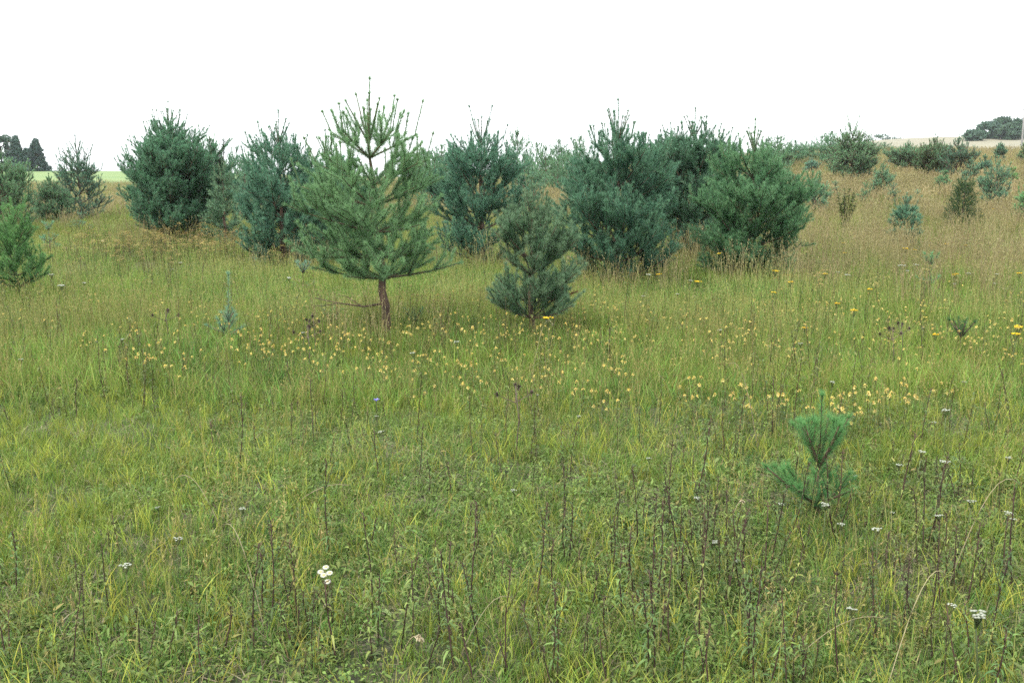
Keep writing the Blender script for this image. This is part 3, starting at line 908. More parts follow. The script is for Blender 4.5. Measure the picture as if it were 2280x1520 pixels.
def vnoise(X, Y, s, seed=0):
    """Smooth value noise for drifts of growth."""
    g = np.random.default_rng(seed).random((64, 64))
    x = np.mod(X / s + 1000, 64); y = np.mod(Y / s + 1000, 64)
    i = x.astype(int) % 64; j = y.astype(int) % 64; fx = ss(x - np.floor(x)); fy = ss(y - np.floor(y))
    i1 = (i + 1) % 64; j1 = (j + 1) % 64
    return (g[i, j] * (1 - fx) + g[i1, j] * fx) * (1 - fy) + (g[i, j1] * (1 - fx) + g[i1, j1] * fx) * fy

def drop(name, label, cat, meshes, groups, tilt=0.12, smin=0.75, smax=1.25, sink=0.0):
    X = np.concatenate([g[0] for g in groups]); Y = np.concatenate([g[1] for g in groups])
    n = len(X)
    P = np.stack([X, Y, hgt(X, Y) - sink], -1)
    rot = np.stack([rng.normal(0, tilt, n), rng.normal(0, tilt, n), rng.uniform(0, 6.28, n)], -1)
    scl = rng.uniform(smin, smax, n)
    print('SCATTER', name, n)
    return scatter(name, label, cat, meshes, P, rot, scl, rng.integers(0, len(meshes), n))

def disc(n, r):
    a = rng.uniform(0, 6.28, n); q = r * np.sqrt(rng.random(n))
    return np.stack([q * np.cos(a), q * np.sin(a), 0 * a], -1)

G_LO, G_HI = (0.070, 0.172, 0.045), (0.198, 0.348, 0.074)
M_LO, M_HI = (0.090, 0.205, 0.050), (0.235, 0.405, 0.085)
Y_LO, Y_HI = (0.26, 0.31, 0.05), (0.46, 0.47, 0.085)
S_LO, S_HI = (0.23, 0.19, 0.085), (0.41, 0.35, 0.175)

def tuft(nb, r, h0, h1, w, segs, c0, c1, bend=(0.05, 0.6), mat=None, tip=None):
    mb = MB(); n = nb
    col = mixcol(c0, c1, n) * rng.uniform(.6, 1.15, (n, 1))
    dry = rng.random(n) < .12
    col[dry] = mixcol((.22, .17, .08), (.42, .35, .18), int(dry.sum()))
    tc = None if tip is None else lerp(col, np.tile(tip, (n, 1)), rng.random((n, 1)) * .8)
    blades(mb, disc(n, r), rng.uniform(h0, h1, n), rng.uniform(.7, 1.3, n) * w, rng.uniform(-.1, .35, n), rng.uniform(*bend, n), rng.uniform(0, 6.28, n), col, segs, tipcol=tc)
    return mb

def culms(nb, r, h0, h1, w, c0, c1, head=0.25, hw=0.012, hc=(S_LO, S_HI), lean=.18, hn=10):
    """Upright stalks, each with a narrow seed head of small glumes."""
    mb = MB(); n = nb
    base = disc(n, r); h = rng.uniform(h0, h1, n); az = rng.uniform(0, 6.28, n); le = rng.uniform(0, lean, n); be = rng.uniform(0, .22, n)
    blades(mb, base, h, np.full(n, w), le, be, az, mixcol(c0, c1, n), 4)
    hd = np.stack([np.cos(az), np.sin(az), 0 * az], -1)
    i = np.repeat(np.arange(n), hn); t = 1 - head * rng.random(n * hn) ** 1.2
    p = base[i] + hd[i] * (h[i] * (le[i] * t + be[i] * t * t))[:, None]; p[:, 2] += h[i] * (t - .35 * be[i] * t * t)
    d = norm(rng.normal(0, .55, (n * hn, 3)) + np.array([0, 0, 1.0]))
    L = rng.uniform(.6, 1.3, n * hn) * hw * 2.6
    sd = norm(np.cross(d, rng.normal(size=(n * hn, 3)))) * (hw * .45)
    V = np.stack([p - sd, p + sd, p + d * L[:, None]], 1).reshape(-1, 3)
    mb.add(V, np.arange(len(V)).reshape(-1, 3), np.repeat(mixcol(hc[0], hc[1], n * hn), 3, 0))
    return mb

# 1. green turf: blades
near = [tuft(13, .05, .03, .11, .0030, 3, G_LO, G_HI, tip=(.28, .34, .07)).mesh('grass_tuft', M_GRASS) for _ in range(6)]
near += [tuft(7, .035, .08, .20, .0036, 3, Y_LO, Y_HI, bend=(.1, .5)).mesh('grass_tuft', M_GRASS)]
mid = [tuft(18, .11, .08, .26, .0055, 2, M_LO, M_HI, tip=(.26, .32, .07)).mesh('grass_tuft', M_GRASS) for _ in range(5)]
far = [tuft(34, .35, .14, .40, .011, 2, M_LO, (0.22, .29, .06), tip=(.28, .29, .09)).mesh('grass_tuft', M_GRASS) for _ in range(4)]
bare = lambda X, Y: np.clip(1.5 * vnoise(X, Y, .45, 3) + .7 * vnoise(X, Y, 1.7, 4) - .12 + (Y - 4.5) * .10, .30, 1)
gapm = lambda X, Y: np.clip(1.9 * vnoise(X, Y, .38, 13) - .15, .12, 1)
drop('grass', 'short green grass of the near meadow', 'grass', near, [wedge(2.0, 6, 700, mask=bare), wedge(6, 10.5, 400, mask=bare)])
drop('meadow_grass', 'green grass of the middle meadow', 'grass', mid, [wedge(7, 11, 100, mask=gapm), wedge(11, 17, 120, mask=gapm), wedge(17, 27, 44, mask=gapm)])
drop('distant_grass', 'grass of the far meadow', 'grass', far, [wedge(25, 45, 14, margin=5), wedge(45, 100, 4, margin=8)], smin=.8, smax=1.4)

# 2. fine flowering stalks over the turf
fine = [culms(5, .10, .16, .36, .0026, (.15, .18, .045), (.32, .31, .09), head=.3, hw=.0045, hc=((.24, .20, .06), (.42, .35, .13)), hn=9).mesh('grass_stalks', M_STRAW) for _ in range(5)]
fineD = [culms(9, .2, .20, .44, .0046, (.14, .23, .06), (.30, .39, .10), head=.3, hw=.006, hc=((.28, .26, .07), (.46, .42, .15)), hn=7).mesh('grass_stalks', M_STRAW) for _ in range(4)]
pm = lambda X, Y: np.clip(vnoise(X, Y, 1.4, 9) * 1.5 - .25, .05, 1)
drop('fine_stalks', 'fine yellowish grass stalks of the near meadow', 'grass', fine, [wedge(3.0, 7, 30, mask=pm), wedge(7, 12, 70, mask=pm)], tilt=.08)
drop('meadow_stalks', 'fine brownish grass stalks of the middle meadow', 'grass', fineD, [wedge(10, 17, 40, mask=pm), wedge(17, 30, 20, mask=pm)], tilt=.08)

# 3. tawny tall grass: right slope, path, feet of the pines
tawny = [culms(14, .22, .45, .85, .0060, S_LO, S_HI, head=.3, hw=.012, hn=9).mesh('tall_grass', M_STRAW) for _ in range(5)]
tawnyF = [culms(22, .45, .40, .75, .012, (.22, .22, .09), (.40, .36, .16), head=.3, hw=.024, hn=7).mesh('tall_grass', M_STRAW) for _ in range(4)]
def tawny_mask(X, Y):
    right = ss((X / np.maximum(Y, 1) - .14) / .28) * ss((Y - 10) / 8)
    slope = ss((Y - 24) / 16) * (.35 + .65 * ss((X / np.maximum(Y, 1) + .1) / .3))
    m = np.maximum(right * (.25 + .75 * vnoise(X, Y, 1.8, 12)), slope)
    for (tx, ty, tr) in TREES:
        if tr > .7:
            q = np.hypot(X - tx, Y - (ty - .5 * tr)); m = np.maximum(m, .55 * ss((tr * 1.1 - q) / (.6 * tr)))
    return np.clip(m, 0, 1)
drop('tall_grass', 'tall tawny grass with seed heads on the slope and round the pines', 'grass', tawny, [wedge(8, 18, 13, mask=tawny_mask), wedge(18, 30, 12, mask=tawny_mask)], tilt=.07, smin=.6, smax=1.1)
drop('distant_tall_grass', 'tawny grass of the far slope', 'grass', tawnyF, [wedge(28, 50, 5, margin=5, mask=tawny_mask), wedge(50, 100, 2, margin=8, mask=tawny_mask)], tilt=.07, smin=.7, smax=1.1)

# 4. low herbs: leafy rosettes and small leaf sprays at ground level
def herb(n, r, h, L, W, c0, c1):
    mb = MB()
    b = disc(n, r); b[:, 2] = rng.random(n) * h
    a = rng.uniform(0, 6.28, n)
    leaves(mb, b, np.stack([np.cos(a), np.sin(a), rng.uniform(.1, .9, n)], -1), rng.uniform(.6, 1.2, n) * L, rng.uniform(.7, 1.2, n) * W, rng.uniform(.1, .7, n), mixcol(c0, c1, n))
    return mb
herbs = [herb(13, .06, .06, .034, .010, (.085, .15, .035), (.21, .28, .065)).mesh('herb', M_HERB) for _ in range(4)]
herbs += [herb(20, .05, .05, .016, .009, (.095, .18, .04), (.22, .32, .075)).mesh('herb', M_HERB) for _ in range(3)]
herbs += [herb(6, .02, .02, .065, .016, (.10, .17, .05), (.23, .28, .10)).mesh('herb', M_HERB)]
herbs += [herb(3, .05, .05, .05, .014, (.14, .11, .035), (.24, .22, .07)).mesh('herb', M_HERB)]
hm = lambda X, Y: np.clip(vnoise(X, Y, .8, 21) * 1.6 - .2, .1, 1)
drop('herbs', 'low green herbs among the near grass', 'herbs', herbs, [wedge(2.0, 5.5, 620, mask=hm), wedge(5.5, 9, 300, mask=hm), wedge(9, 14, 90, mask=hm)], tilt=.25, smin=.6, smax=1.3)
# dead litter on the soil
lit = []
for _ in range(3):
    mb = MB(); n = 14; b = disc(n, .10); b[:, 2] = rng.uniform(.004, .03, n); a = rng.uniform(0, 6.28, n)
    blades(mb, b, np.full(n, .02), np.full(n, .004), np.full(n, 3.0), rng.uniform(0, 3, n), a, mixcol((.16, .13, .08), (.36, .31, .20), n), 2)
    lit.append(mb.mesh('straw_litter', M_STRAW))
drop('straw_litter', 'dead straw lying on the soil between the tufts', 'straw', lit, [wedge(2.0, 6.5, 60)], tilt=.1)

# 5. stalky weeds: nearest ones single things, the rest joined
def weed_meshes(h, seed, leafy=1.0, tone=((.08, .12, .035), (.17, .21, .07))):
    r = random.Random(seed)
    st = MB(); lf = MB()
    lx, ly = r.uniform(-.09, .09) * h, r.uniform(-.09, .09) * h
    z = np.linspace(0, 1, 6)
    P = np.stack([lx * z ** 1.6 + .006 * np.sin(z * 7 + seed), ly * z ** 1.6, h * z - .03], -1)
    tube(st, P, np.linspace(.0034, .0018, 6), (.060, .034, .026), 5)
    n = int(h * 105 * leafy)
    s = np.sort(rng.uniform(.10, 1, n))
    B = np.stack([np.interp(s, z, P[:, j]) for j in range(3)], -1)
    a = np.arange(n) * 2.4 + rng.normal(0, .3, n)
    d = np.stack([np.cos(a), np.sin(a), rng.uniform(.5, 1.3, n)], -1)
    L = (.062 - .034 * s) * rng.uniform(.8, 1.25, n)
    leaves(lf, B, d, L, L * .17, rng.uniform(.5, 1.1, n), mixcol(tone[0], tone[1], n))
    for q in range(r.choice([0, 1, 2, 2])):
        t0 = r.uniform(.55, .8); b0 = np.array([np.interp(t0, z, P[:, j]) for j in range(3)]); aa = r.random() * 6.28; l0 = h * r.uniform(.15, .28)
        b1 = b0 + np.array([math.cos(aa) * .35, math.sin(aa) * .35, 1.0]) * l0
        sticks(st, [b0], [b1], np.array([.0018]), np.array([.0012]), np.array([.060, .036, .028]))
        m_ = 9; ss_ = rng.uniform(.1, 1, (m_, 1)); a_ = rng.uniform(0, 6.28, m_)
        leaves(lf, b0 + (b1 - b0) * ss_, np.stack([np.cos(a_), np.sin(a_), rng.uniform(.3, 1.2, m_)], -1), np.full(m_, .035), np.full(m_, .007), rng.uniform(.4, 1, m_), mixcol(tone[0], tone[1], m_))
    # a few side buds at the tip
    k = int(9 * h / .4); t = rng.uniform(.82, 1.0, k)
    B = np.stack([np.interp(t, z, P[:, j]) for j in range(3)], -1); d = norm(np.stack([rng.normal(0, 1, k), rng.normal(0, 1, k), rng.uniform(.6, 1.4, k)], -1))
    sticks(st, B, B + d * .018, np.full(k, .0012), np.full(k, .0022), np.array([.10, .075, .035]))
    return st.mesh('stem', M_STEM, True), lf.mesh('foliage', M_HERB)

WEED = []
for k in range(12):
    tall = k % 3
    h = (.22, .32, .43)[tall] + .03 * random.uniform(-1, 1)
    bare_w = k in (3, 7, 11)
    st, lf = weed_meshes(h, 40 + k, .35 if bare_w else 1.0, ((.12, .17, .045), (.27, .31, .085)) if k % 2 else ((.08, .14, .045), (.18, .26, .075)))
    WEED.append((st, lf, ('short', 'knee-high', 'tall')[tall], 'nearly bare' if bare_w else ('with yellowish leaves' if k % 2 else 'with green leaves')))
def where(px, py):
    if py > 1330: v = 'at the front'
    elif py > 1150: v = 'in front grass'
    elif py > 960: v = 'in mid grass'
    else: v = 'among yellow flowers'
    if px < 330: h = 'far left'
    elif px < 640: h = 'left of the daisies'
    elif px < 1000: h = 'below the leaning trunk'
    elif px < 1230: h = 'left of centre'
    elif px < 1450: h = 'below the bare-waisted pine'
    elif px < 1720: h = 'left of the green seedling'
    elif px < 1930: h = 'below the green seedling'
    elif px < 2110: h = 'right of the green seedling'
    else: h = 'far right'
    return v + ', ' + h
def weed(px, py, k, s=1.0):
    X, Y = hit(px, py)
    st, lf, size, leaf = WEED[k]
    root = obj('dark_stemmed_weed', None, loc=(X, Y, float(hgt(X, Y)) - .01))
    lean = random.gauss(0, .09)
    root.rotation_euler = (random.gauss(0, .09), lean, random.uniform(0, 6.28)); root.scale = (s, s, s)
    tilt = 'leaning right' if lean > .07 else 'leaning left' if lean < -.07 else 'straight'
    tag(root, f'{size} {tilt} dark weed {leaf}, {where(px, py)}', 'weed', 'dark-stemmed weeds standing in the near grass')
    obj('stem', st, root); obj('foliage', lf, root)
rr = random.Random(5)
n_weed = 0
while n_weed < 290:
    py = 800 + 760 * rr.random() ** .75; px = rr.uniform(-20, 2300)
    if n_weed % 2 and n_weed: px, py = lastp[0] + rr.gauss(0, 70), lastp[1] + rr.gauss(0, 30)
    if not (790 < py < 1580): py = rr.uniform(820, 1540)
    wgt = .22 + .66 * ss((px - 900) / 700) * ss((py - 950) / 250) + .15 * (py < 1000)
    if rr.random() > wgt: continue
    weed(px, py, rr.randrange(12), rr.uniform(.7, 1.15)); n_weed += 1; lastp = (px, py)
# thin brown stalks farther back, uncountable
wsrc = []
for k in range(6):
    mb = MB(); h = random.uniform(.28, .5); n = 1
    sticks(mb, [(0, 0, -.02), (.02, .01, h * .5)], [(.02, .01, h * .5), (.01, .03, h)], np.array([.0028, .0024]), np.array([.0024, .0016]), np.array([.11, .075, .045]))
    m_ = 16; s = rng.uniform(.2, 1, m_); B = np.stack([.02 * s, .02 * s, h * s], -1); a = rng.uniform(0, 6.28, m_)
    leaves(mb, B, np.stack([np.cos(a), np.sin(a), rng.uniform(.2, 1, m_)], -1), rng.uniform(.03, .06, m_), np.full(m_, .010), rng.uniform(.3, .9, m_), mixcol((.08, .11, .035), (.17, .20, .06), m_), 0)
    wsrc.append(mb.mesh('brown_stalk', M_STEM if False else M_HERB))
wm = lambda X, Y: np.clip(vnoise(X, Y, 1.1, 31) * 1.8 - .45, .02, 1)
drop('brown_stalks', 'thin brown weed stalks scattered through the middle meadow', 'weeds', wsrc, [wedge(5.5, 9, 10, mask=wm), wedge(9, 15, 9, mask=wm), wedge(15, 24, 4, mask=wm)], tilt=.08)

# ------------------------------------------------------------------ flowers
def umbel(h, R, n, cw, seed, flat=.25):
    """Flat-topped flower head on branching rays."""
    r = random.Random(seed); st = MB(); hd = MB()
    P = np.array([(0, 0, -.02), (.01, .004, h * .5), (.0, .0, h * .86)])
    tube(st, P, [.0028, .0024, .002], (.12, .15, .06), 5)
    for k in range(n):
        a = r.random() * 6.28; q = R * math.sqrt(r.random()); c = np.array([q * math.cos(a), q * math.sin(a), h - flat * q * q / R * .5 + r.uniform(-.003, .003)])
        sticks(st, [P[-1]], [c], np.array([.0012]), np.array([.0008]), np.array([.12, .15, .06]))
        m = 7; th = np.arange(m) * 2 * PI / m; rad = R * r.uniform(.20, .30)
        V = np.concatenate([[c + np.array([0, 0, rad * .5])], c + np.stack([rad * np.cos(th), rad * np.sin(th), 0 * th], -1), [c - np.array([0, 0, rad * .5])]])
        T = [[0, 1 + i, 1 + (i + 1) % m] for i in range(m)] + [[m + 1, 1 + (i + 1) % m, 1 + i] for i in range(m)]
        hd.add(V, T, lerp(cw, np.array(cw) * .8, r.random()))
    return st.mesh('stem', M_HERB), hd.mesh('flower_head', M_PETAL)
def flower(name, label, cat, group, px, py, h, pair, s=1.0):
    X, Y = hit(px, py, h * .98)
    root = obj(name, None, loc=(X, Y, float(hgt(X, Y)))); tag(root, label, cat, group)
    root.rotation_euler = (random.gauss(0, .06), random.gauss(0, .06), random.uniform(0, 6.28)); root.scale = (s, s, s)
    obj('stem', pair[0], root); obj('flower_head', pair[1], root)
    return root
WHITE = [umbel(.30, .022, 15, (.50, .54, .43), k) for k in range(4)]
WHITE_T = [umbel(.45, .042, 17, (.58, .61, .50), 10 + k) for k in range(3)]
GOLD = [umbel(.58, .042, 15, (.80, .56, .03), 20 + k) for k in range(3)]
def size_word(s):
    return 'broad' if s > .95 else 'middling' if s > .75 else 'small' if s > .62 else 'tiny'
def spot(px, py):
    near = [((865, 720), 'the leaning trunk'), ((1180, 720), 'the bare-waisted pine'), ((1370, 600), 'the spired bushy pine'), ((1660, 600), 'the round-shouldered pine'),
            ((1818, 1000), 'the fresh green seedling'), ((2012, 540), 'the cone-shaped pine'), ((2140, 480), 'the juniper'), ((2066, 620), 'the bluish seedling'), ((511, 700), 'the wispy seedling'),
            ((60, 600), 'the bright green little pine'), ((390, 520), 'the broad dark pine'), ((1900, 400), 'the twin-topped pine'), ((2136, 750), 'the dark stub seedling'), ((2212, 450), 'the many-armed pine')]
    (x, y), n = min(near, key=lambda t: math.hypot(t[0][0] - px, t[0][1] - py))
    dx, dy = px - x, py - y
    sd = ('right of ' if dx > 0 else 'left of ') if abs(dx) > abs(dy) else ('in front of ' if dy > 0 else 'behind ')
    far_ = math.hypot(dx, dy)
    return ('close ' if far_ < 70 else '' if far_ < 200 else 'well ' if far_ < 400 else 'far ') + sd + n
whites = [(2083, 1030, 1.25), (2113, 915, 1.1), (2178, 1362, 1.25), (2110, 1352, .8), (1838, 1120, .9), (1910, 1060, .6), (2040, 1006, .9), (2000, 1035, .8), (2160, 1118, .9), (2230, 1140, .9), (2100, 1152, .8), (1965, 1180, .9),
          (1875, 1166, .7), (2240, 1018, .8), (1900, 1365, .8), (1728, 1122, .8), (1555, 1108, .7), (1446, 1020, .6), (2080, 940, .6), (1990, 1140, .5), (1650, 1250, .6), (1600, 1205, .7), (2255, 1160, .7),
          (548, 1130, .7), (285, 1257, .9), (390, 1198, .8), (355, 1130, .5), (50, 800, .8), (1025, 760, 1.1), (925, 786, 1.0), (675, 742, 1.1), (270, 755, .8), (862, 958, .7), (838, 927, .6), (1200, 880, .6), (1290, 925, .6), (1140, 1090, .6),
          (1785, 765, .9), (1850, 852, .9), (2150, 850, .7), (2060, 730, .7), (1610, 735, .9), (1640, 690, .7), (1545, 660, .6), (1240, 700, .5)]
for px, py, s in whites:
    flower('white_yarrow', f'{size_word(s)} white flat-topped flower on its stalk, {spot(px, py)}', 'flower', 'white flat-topped flowers in the meadow', px, py, .30 * s, random.choice(WHITE), s)
for px, py, s in [(2012, 592, 1.1), (2040, 590, 1.0), (2015, 602, .8), (1885, 612, .8), (1862, 606, .7), (2220, 611, .8), (1775, 578, .8), (2130, 632, .6), (1440, 612, .9), (1535, 625, .7), (636, 618, .9), (118, 612, .9), (140, 636, 1.0), (183, 630, .7),
                  (228, 536, .8), (405, 585, .8), (385, 600, .6), (505, 529, .7), (2150, 608, .7), (2210, 630, .6), (1433, 660, .6), (1510, 655, .6)]:
    flower('white_umbel', f'{size_word(s)} tall white umbel over the grass, {spot(px, py)}', 'flower', 'tall white umbels over the far grass', px, py, .45 * s, random.choice(WHITE_T), s)
for px, py, s in [(1218, 731, 1.0), (1546, 641, .9), (1478, 566, .9), (1612, 575, .9), (1505, 576, .6), (1424, 596, .7), (1478, 622, .8), (1720, 616, .9), (1768, 640, .8), (1718, 665, .8), (1838, 622, .8), (1855, 690, .8), (1900, 709, .9),
                  (1935, 657, .8), (1880, 572, .8), (2013, 565, 1.0), (2030, 565, .8), (2068, 553, .7), (2107, 552, .9), (2155, 555, .8), (2210, 471, .9), (2188, 482, .8), (1768, 414, .8), (1846, 418, .7), (1945, 455, .7), (2025, 445, .7), (2070, 436, .7),
                  (2082, 434, .7), (2260, 745, .9), (2255, 762, .8), (2080, 760, .7), (2272, 622, .9), (2132, 622, .8), (2120, 620, .6), (1790, 742, .6), (1185, 565, .6), (1064, 556, .7), (292, 495, .8), (170, 478, .8), (2022, 410, .6), (2000, 425, .6), (2038, 436, .6), (1741, 552, .7), (1880, 548, .7)]:
    flower('golden_flower', f'{size_word(s)} golden flat-topped flower head, {spot(px, py)}', 'flower', 'golden flower heads scattered over the slope', px, py, .50 * s, random.choice(GOLD), s)

# round white daisies, a knot of five heads
def daisy():
    st = MB(); hd = MB(); ey = MB()
    tube(st, [(0, 0, -.02), (.006, 0, .14), (0, 0, .26)], [.002, .0018, .0016], (.12, .16, .06), 5)
    n = 18; a = np.arange(n) * 2 * PI / n
    leaves(hd, np.tile([0, 0, .262], (n, 1)) + .004 * np.stack([np.cos(a), np.sin(a), 0 * a], -1), np.stack([np.cos(a), np.sin(a), 0 * a + .15], -1), np.full(n, .0088), np.full(n, .0036), np.full(n, .25), np.array([.60, .60, .53]), fold=.1)
    th = np.linspace(0, PI / 2, 4)
    tube(ey, np.stack([0 * th, 0 * th, .262 + .005 * np.sin(th)], -1), .005 * np.cos(th) + .0005, (.72, .62, .30), 8)
    return st.mesh('stem', M_HERB), hd.mesh('petals', M_PETAL), ey.mesh('flower_eye', M_PETAL)
DA = daisy()
for (px, py, l) in [(728, 1263, 'topmost of the white daisy knot'), (712, 1270, 'leftmost of the white daisy knot'), (719, 1275, 'lower middle of the white daisy knot'), (729, 1273, 'right-hand of the white daisy knot'), (731, 1290, 'lowest of the white daisy knot')]:
    X, Y = hit(px, py, .25)
    root = obj('white_daisy', None, loc=(X, Y + .09, float(hgt(X, Y + .09)))); root.rotation_euler = (.36 + random.gauss(0, .03), random.gauss(0, .02), 0); tag(root, f'round white daisy head, {l} in the front grass', 'flower', 'white daisies in one knot in the front grass')
    obj('stem', DA[0], root); f = obj('petals', DA[1], root); obj('flower_eye', DA[2], f)

# pale yellow clover-like heads in drifts
def puff(seed):
    r = random.Random(seed); mb = MB(); h = .27
    sticks(mb, [(0, 0, -.02)], [(.01, 0, h)], np.array([.0022]), np.array([.0018]), np.array([.13, .15, .05]), 0)
    n = 22; d = norm(rng.normal(size=(n, 3)) + np.array([0, 0, .5])); c = np.array([.01, 0, h])
    leaves(mb, c + d * .003, d, rng.uniform(.010, .017, n), np.full(n, .007), rng.uniform(.0, .5, n), mixcol((.72, .55, .13), (.82, .70, .30), n), 1)
    m = 8; a = rng.uniform(0, 6.28, m)
    leaves(mb, np.stack([0 * a, 0 * a, rng.uniform(.05, .22, m)], -1), np.stack([np.cos(a), np.sin(a), 0 * a + .6], -1), np.full(m, .035), np.full(m, .010), np.full(m, .4), mixcol((.08, .14, .04), (.15, .22, .06), m), 0)
    return mb.mesh('yellow_flower', [M_HERB, M_PETAL])
PUFF = [puff(k) for k in range(5)]
def puffs(pts, label, s0=1.0):
    for px, py in pts:
        X, Y = hit(px, py, .21)
        o = obj('yellow_flower', random.choice(PUFF), loc=(X, Y, float(hgt(X, Y)))); s = s0 * random.uniform(.72, 1.05); o.scale = (s, s, s)
        o.rotation_euler = (random.gauss(0, .12), random.gauss(0, .12), random.uniform(0, 6.28))
        tag(o, label, 'flower', 'pale yellow flowers in drifts across the meadow')
def cloud(n, cx, cy, sx, sy, tilt=0.0):
    out = []
    for _ in range(n):
        x = random.gauss(0, 1); out.append((cx + x * sx, cy + random.gauss(0, 1) * sy + tilt * x * sx))
    return out
puffs(cloud(28, 330, 797, 42, 18), 'pale yellow flower of the patch standing left of the wispy seedling')
puffs(cloud(26, 590, 775, 25, 16) + cloud(20, 690, 765, 40, 18), 'pale yellow flower of the patch below the wispy seedling')
puffs(cloud(58, 850, 778, 95, 34), 'pale yellow flower of the drift below the leaning trunk')
puffs(cloud(66, 1210, 800, 105, 40), 'pale yellow flower of the drift below the bare-waisted pine')
puffs(cloud(14, 1060, 840, 60, 24), 'pale yellow flower between the two drifts below the front pines')
puffs(cloud(10, 1345, 890, 22, 14) + cloud(12, 1545, 872, 24, 12) + cloud(14, 1640, 880, 22, 16) + cloud(10, 1745, 893, 18, 6), 'cream yellow flower of the loose chain left of the fresh green seedling')
puffs(cloud(46, 1930, 900, 60, 20, -.12), 'cream yellow flower of the dense patch behind the fresh green seedling')
def yellow_drift(X, Y):
    px = 1140 + X / Y * FPX
    return np.clip((.15 + 1.3 * vnoise(X, Y, .7, 44) ** 2) * np.exp(-((Y - 9.0) / 1.9) ** 2) * (.25 + .75 * ss((px - 450) / 250)), 0, 1)
def yellow_sprig():
    mb = MB(); n = 3; b = disc(n, .10); h = rng.uniform(.20, .30, n)
    for k in range(n):
        sticks(mb, [b[k]], [b[k] + np.array([0, 0, h[k]])], np.array([.002]), np.array([.0016]), np.array([.13, .15, .05]), 0)
        q = 14; d = norm(rng.normal(size=(q, 3)) + np.array([0, 0, .5])); leaves(mb, b[k] + np.array([0, 0, h[k]]) + d * .003, d, rng.uniform(.007, .012, q), np.full(q, .007), rng.uniform(0, .5, q), mixcol((.70, .54, .13), (.80, .68, .28), q), 1)
    return mb.mesh('yellow_sprig', [M_HERB, M_PETAL])
drop('yellow_flowers', 'tiny yellow flowers sprinkled between the larger drifts', 'flowers', [yellow_sprig() for _ in range(4)], [wedge(6.2, 13, 20.0, mask=yellow_drift)], tilt=.1)
# brown-yellow spent heads in the left drift, uncountable
def spent():
    mb = MB(); n = 5; b = disc(n, .14); h = rng.uniform(.3, .5, n)
    sticks(mb, b, b + np.c_[rng.normal(0, .02, (n, 2)), h], np.full(n, .003), np.full(n, .002), np.array([.13, .12, .05]))
    k = 9; i = np.repeat(np.arange(n), k); P = b[i] + np.c_[rng.normal(0, .028, (n * k, 2)), h[i] + rng.normal(0, .008, n * k)]
    a = rng.uniform(0, 6.28, n * k)
    leaves(mb, P, np.stack([np.cos(a), np.sin(a), 0 * a + .3], -1), np.full(n * k, .022), np.full(n * k, .014), np.full(n * k, .2), mixcol((.30, .22, .07), (.52, .40, .14), n * k))
    return mb.mesh('spent_heads', M_STRAW)
SPENT = [spent() for _ in range(4)]
def left_drift(X, Y):
    c = np.exp(-(((X + 5.9) / 2.4) ** 2 + ((Y - 19.5) / 2.2) ** 2) * 1.0)
    return np.clip(1.4 * c, 0, 1)
drop('spent_flower_heads', 'yellow-brown spent flower heads in the drift before the broad dark pine', 'spent flowers', SPENT, [wedge(14, 26, 12, mask=left_drift), wedge(10, 24, .3)], tilt=.08)

# single arching dry stalks and curled dead seed spikes in the front
def arch(L, H_, w, seedhead=False):
    t = np.linspace(0, 1, 10); P = np.stack([L * t, 0 * t, H_ * np.sin(PI * .62 * t) - .01], -1)
    mb = MB(); tube(mb, P, np.linspace(w, w * .5, 10), (.42, .36, .22), 4)
    if seedhead:
        n = 46; s = rng.uniform(.72, 1, n); B = np.stack([np.interp(s, t, P[:, j]) for j in range(3)], -1)
        d = norm(rng.normal(0, .5, (n, 3)) + np.array([1, 0, .1])); leaves(mb, B, d, np.full(n, .014), np.full(n, .006), np.full(n, .2), mixcol((.46, .38, .24), (.62, .55, .40), n))
    return mb.mesh('dry_stalk', M_STRAW)
for px, py, L, H_, az, sh, lab in [
    (1730, 1500, .40, .20, .15, False, 'long arching straw bowed across the front weeds, right side'),
    (888, 1470, .10, .12, -.6, True, 'short curled dead seed spike at the front edge, left of centre'),
    (703, 1490, .06, .22, .9, True, 'upright curled pale seed spike at the front edge'),
    (590, 1400, .26, .36, 2.4, False, 'thin bent straw leaning left in the front grass'),
    (1965, 1560, .28, .42, .5, False, 'bent straw standing at the front right'),
    (500, 1190, .22, .28, 3.0, False, 'arched straw in the left grass'),
    (1620, 1190, .10, .16, .6, True, 'curled bleached seed spike left of the fresh green seedling'),
    (1180, 860, .20, .55, .4, True, 'tall bleached seed spike below the bare-waisted pine'),
    (1690, 1010, .22, .55, 2.6, False, 'pale leaning straw below the round-shouldered pine'),
    (2100, 1330, .32, .50, .2, False, 'long pale straw leaning right, right side of the front grass'),
    (1010, 1490, .22, .24, .4, False, 'low straw crossing the soil at the front'),
    (640, 1130, .30, .12, .1, False, 'flat straw lying across the grass left of the daisy knot')]:
    X, Y = hit(px, py); o = obj('dry_stalk', arch(L, H_, .0022, sh), loc=(X, Y, float(hgt(X, Y)))); o.rotation_euler[2] = az
    tag(o, lab, 'dry stalk', 'bleached dry stalks in the meadow')

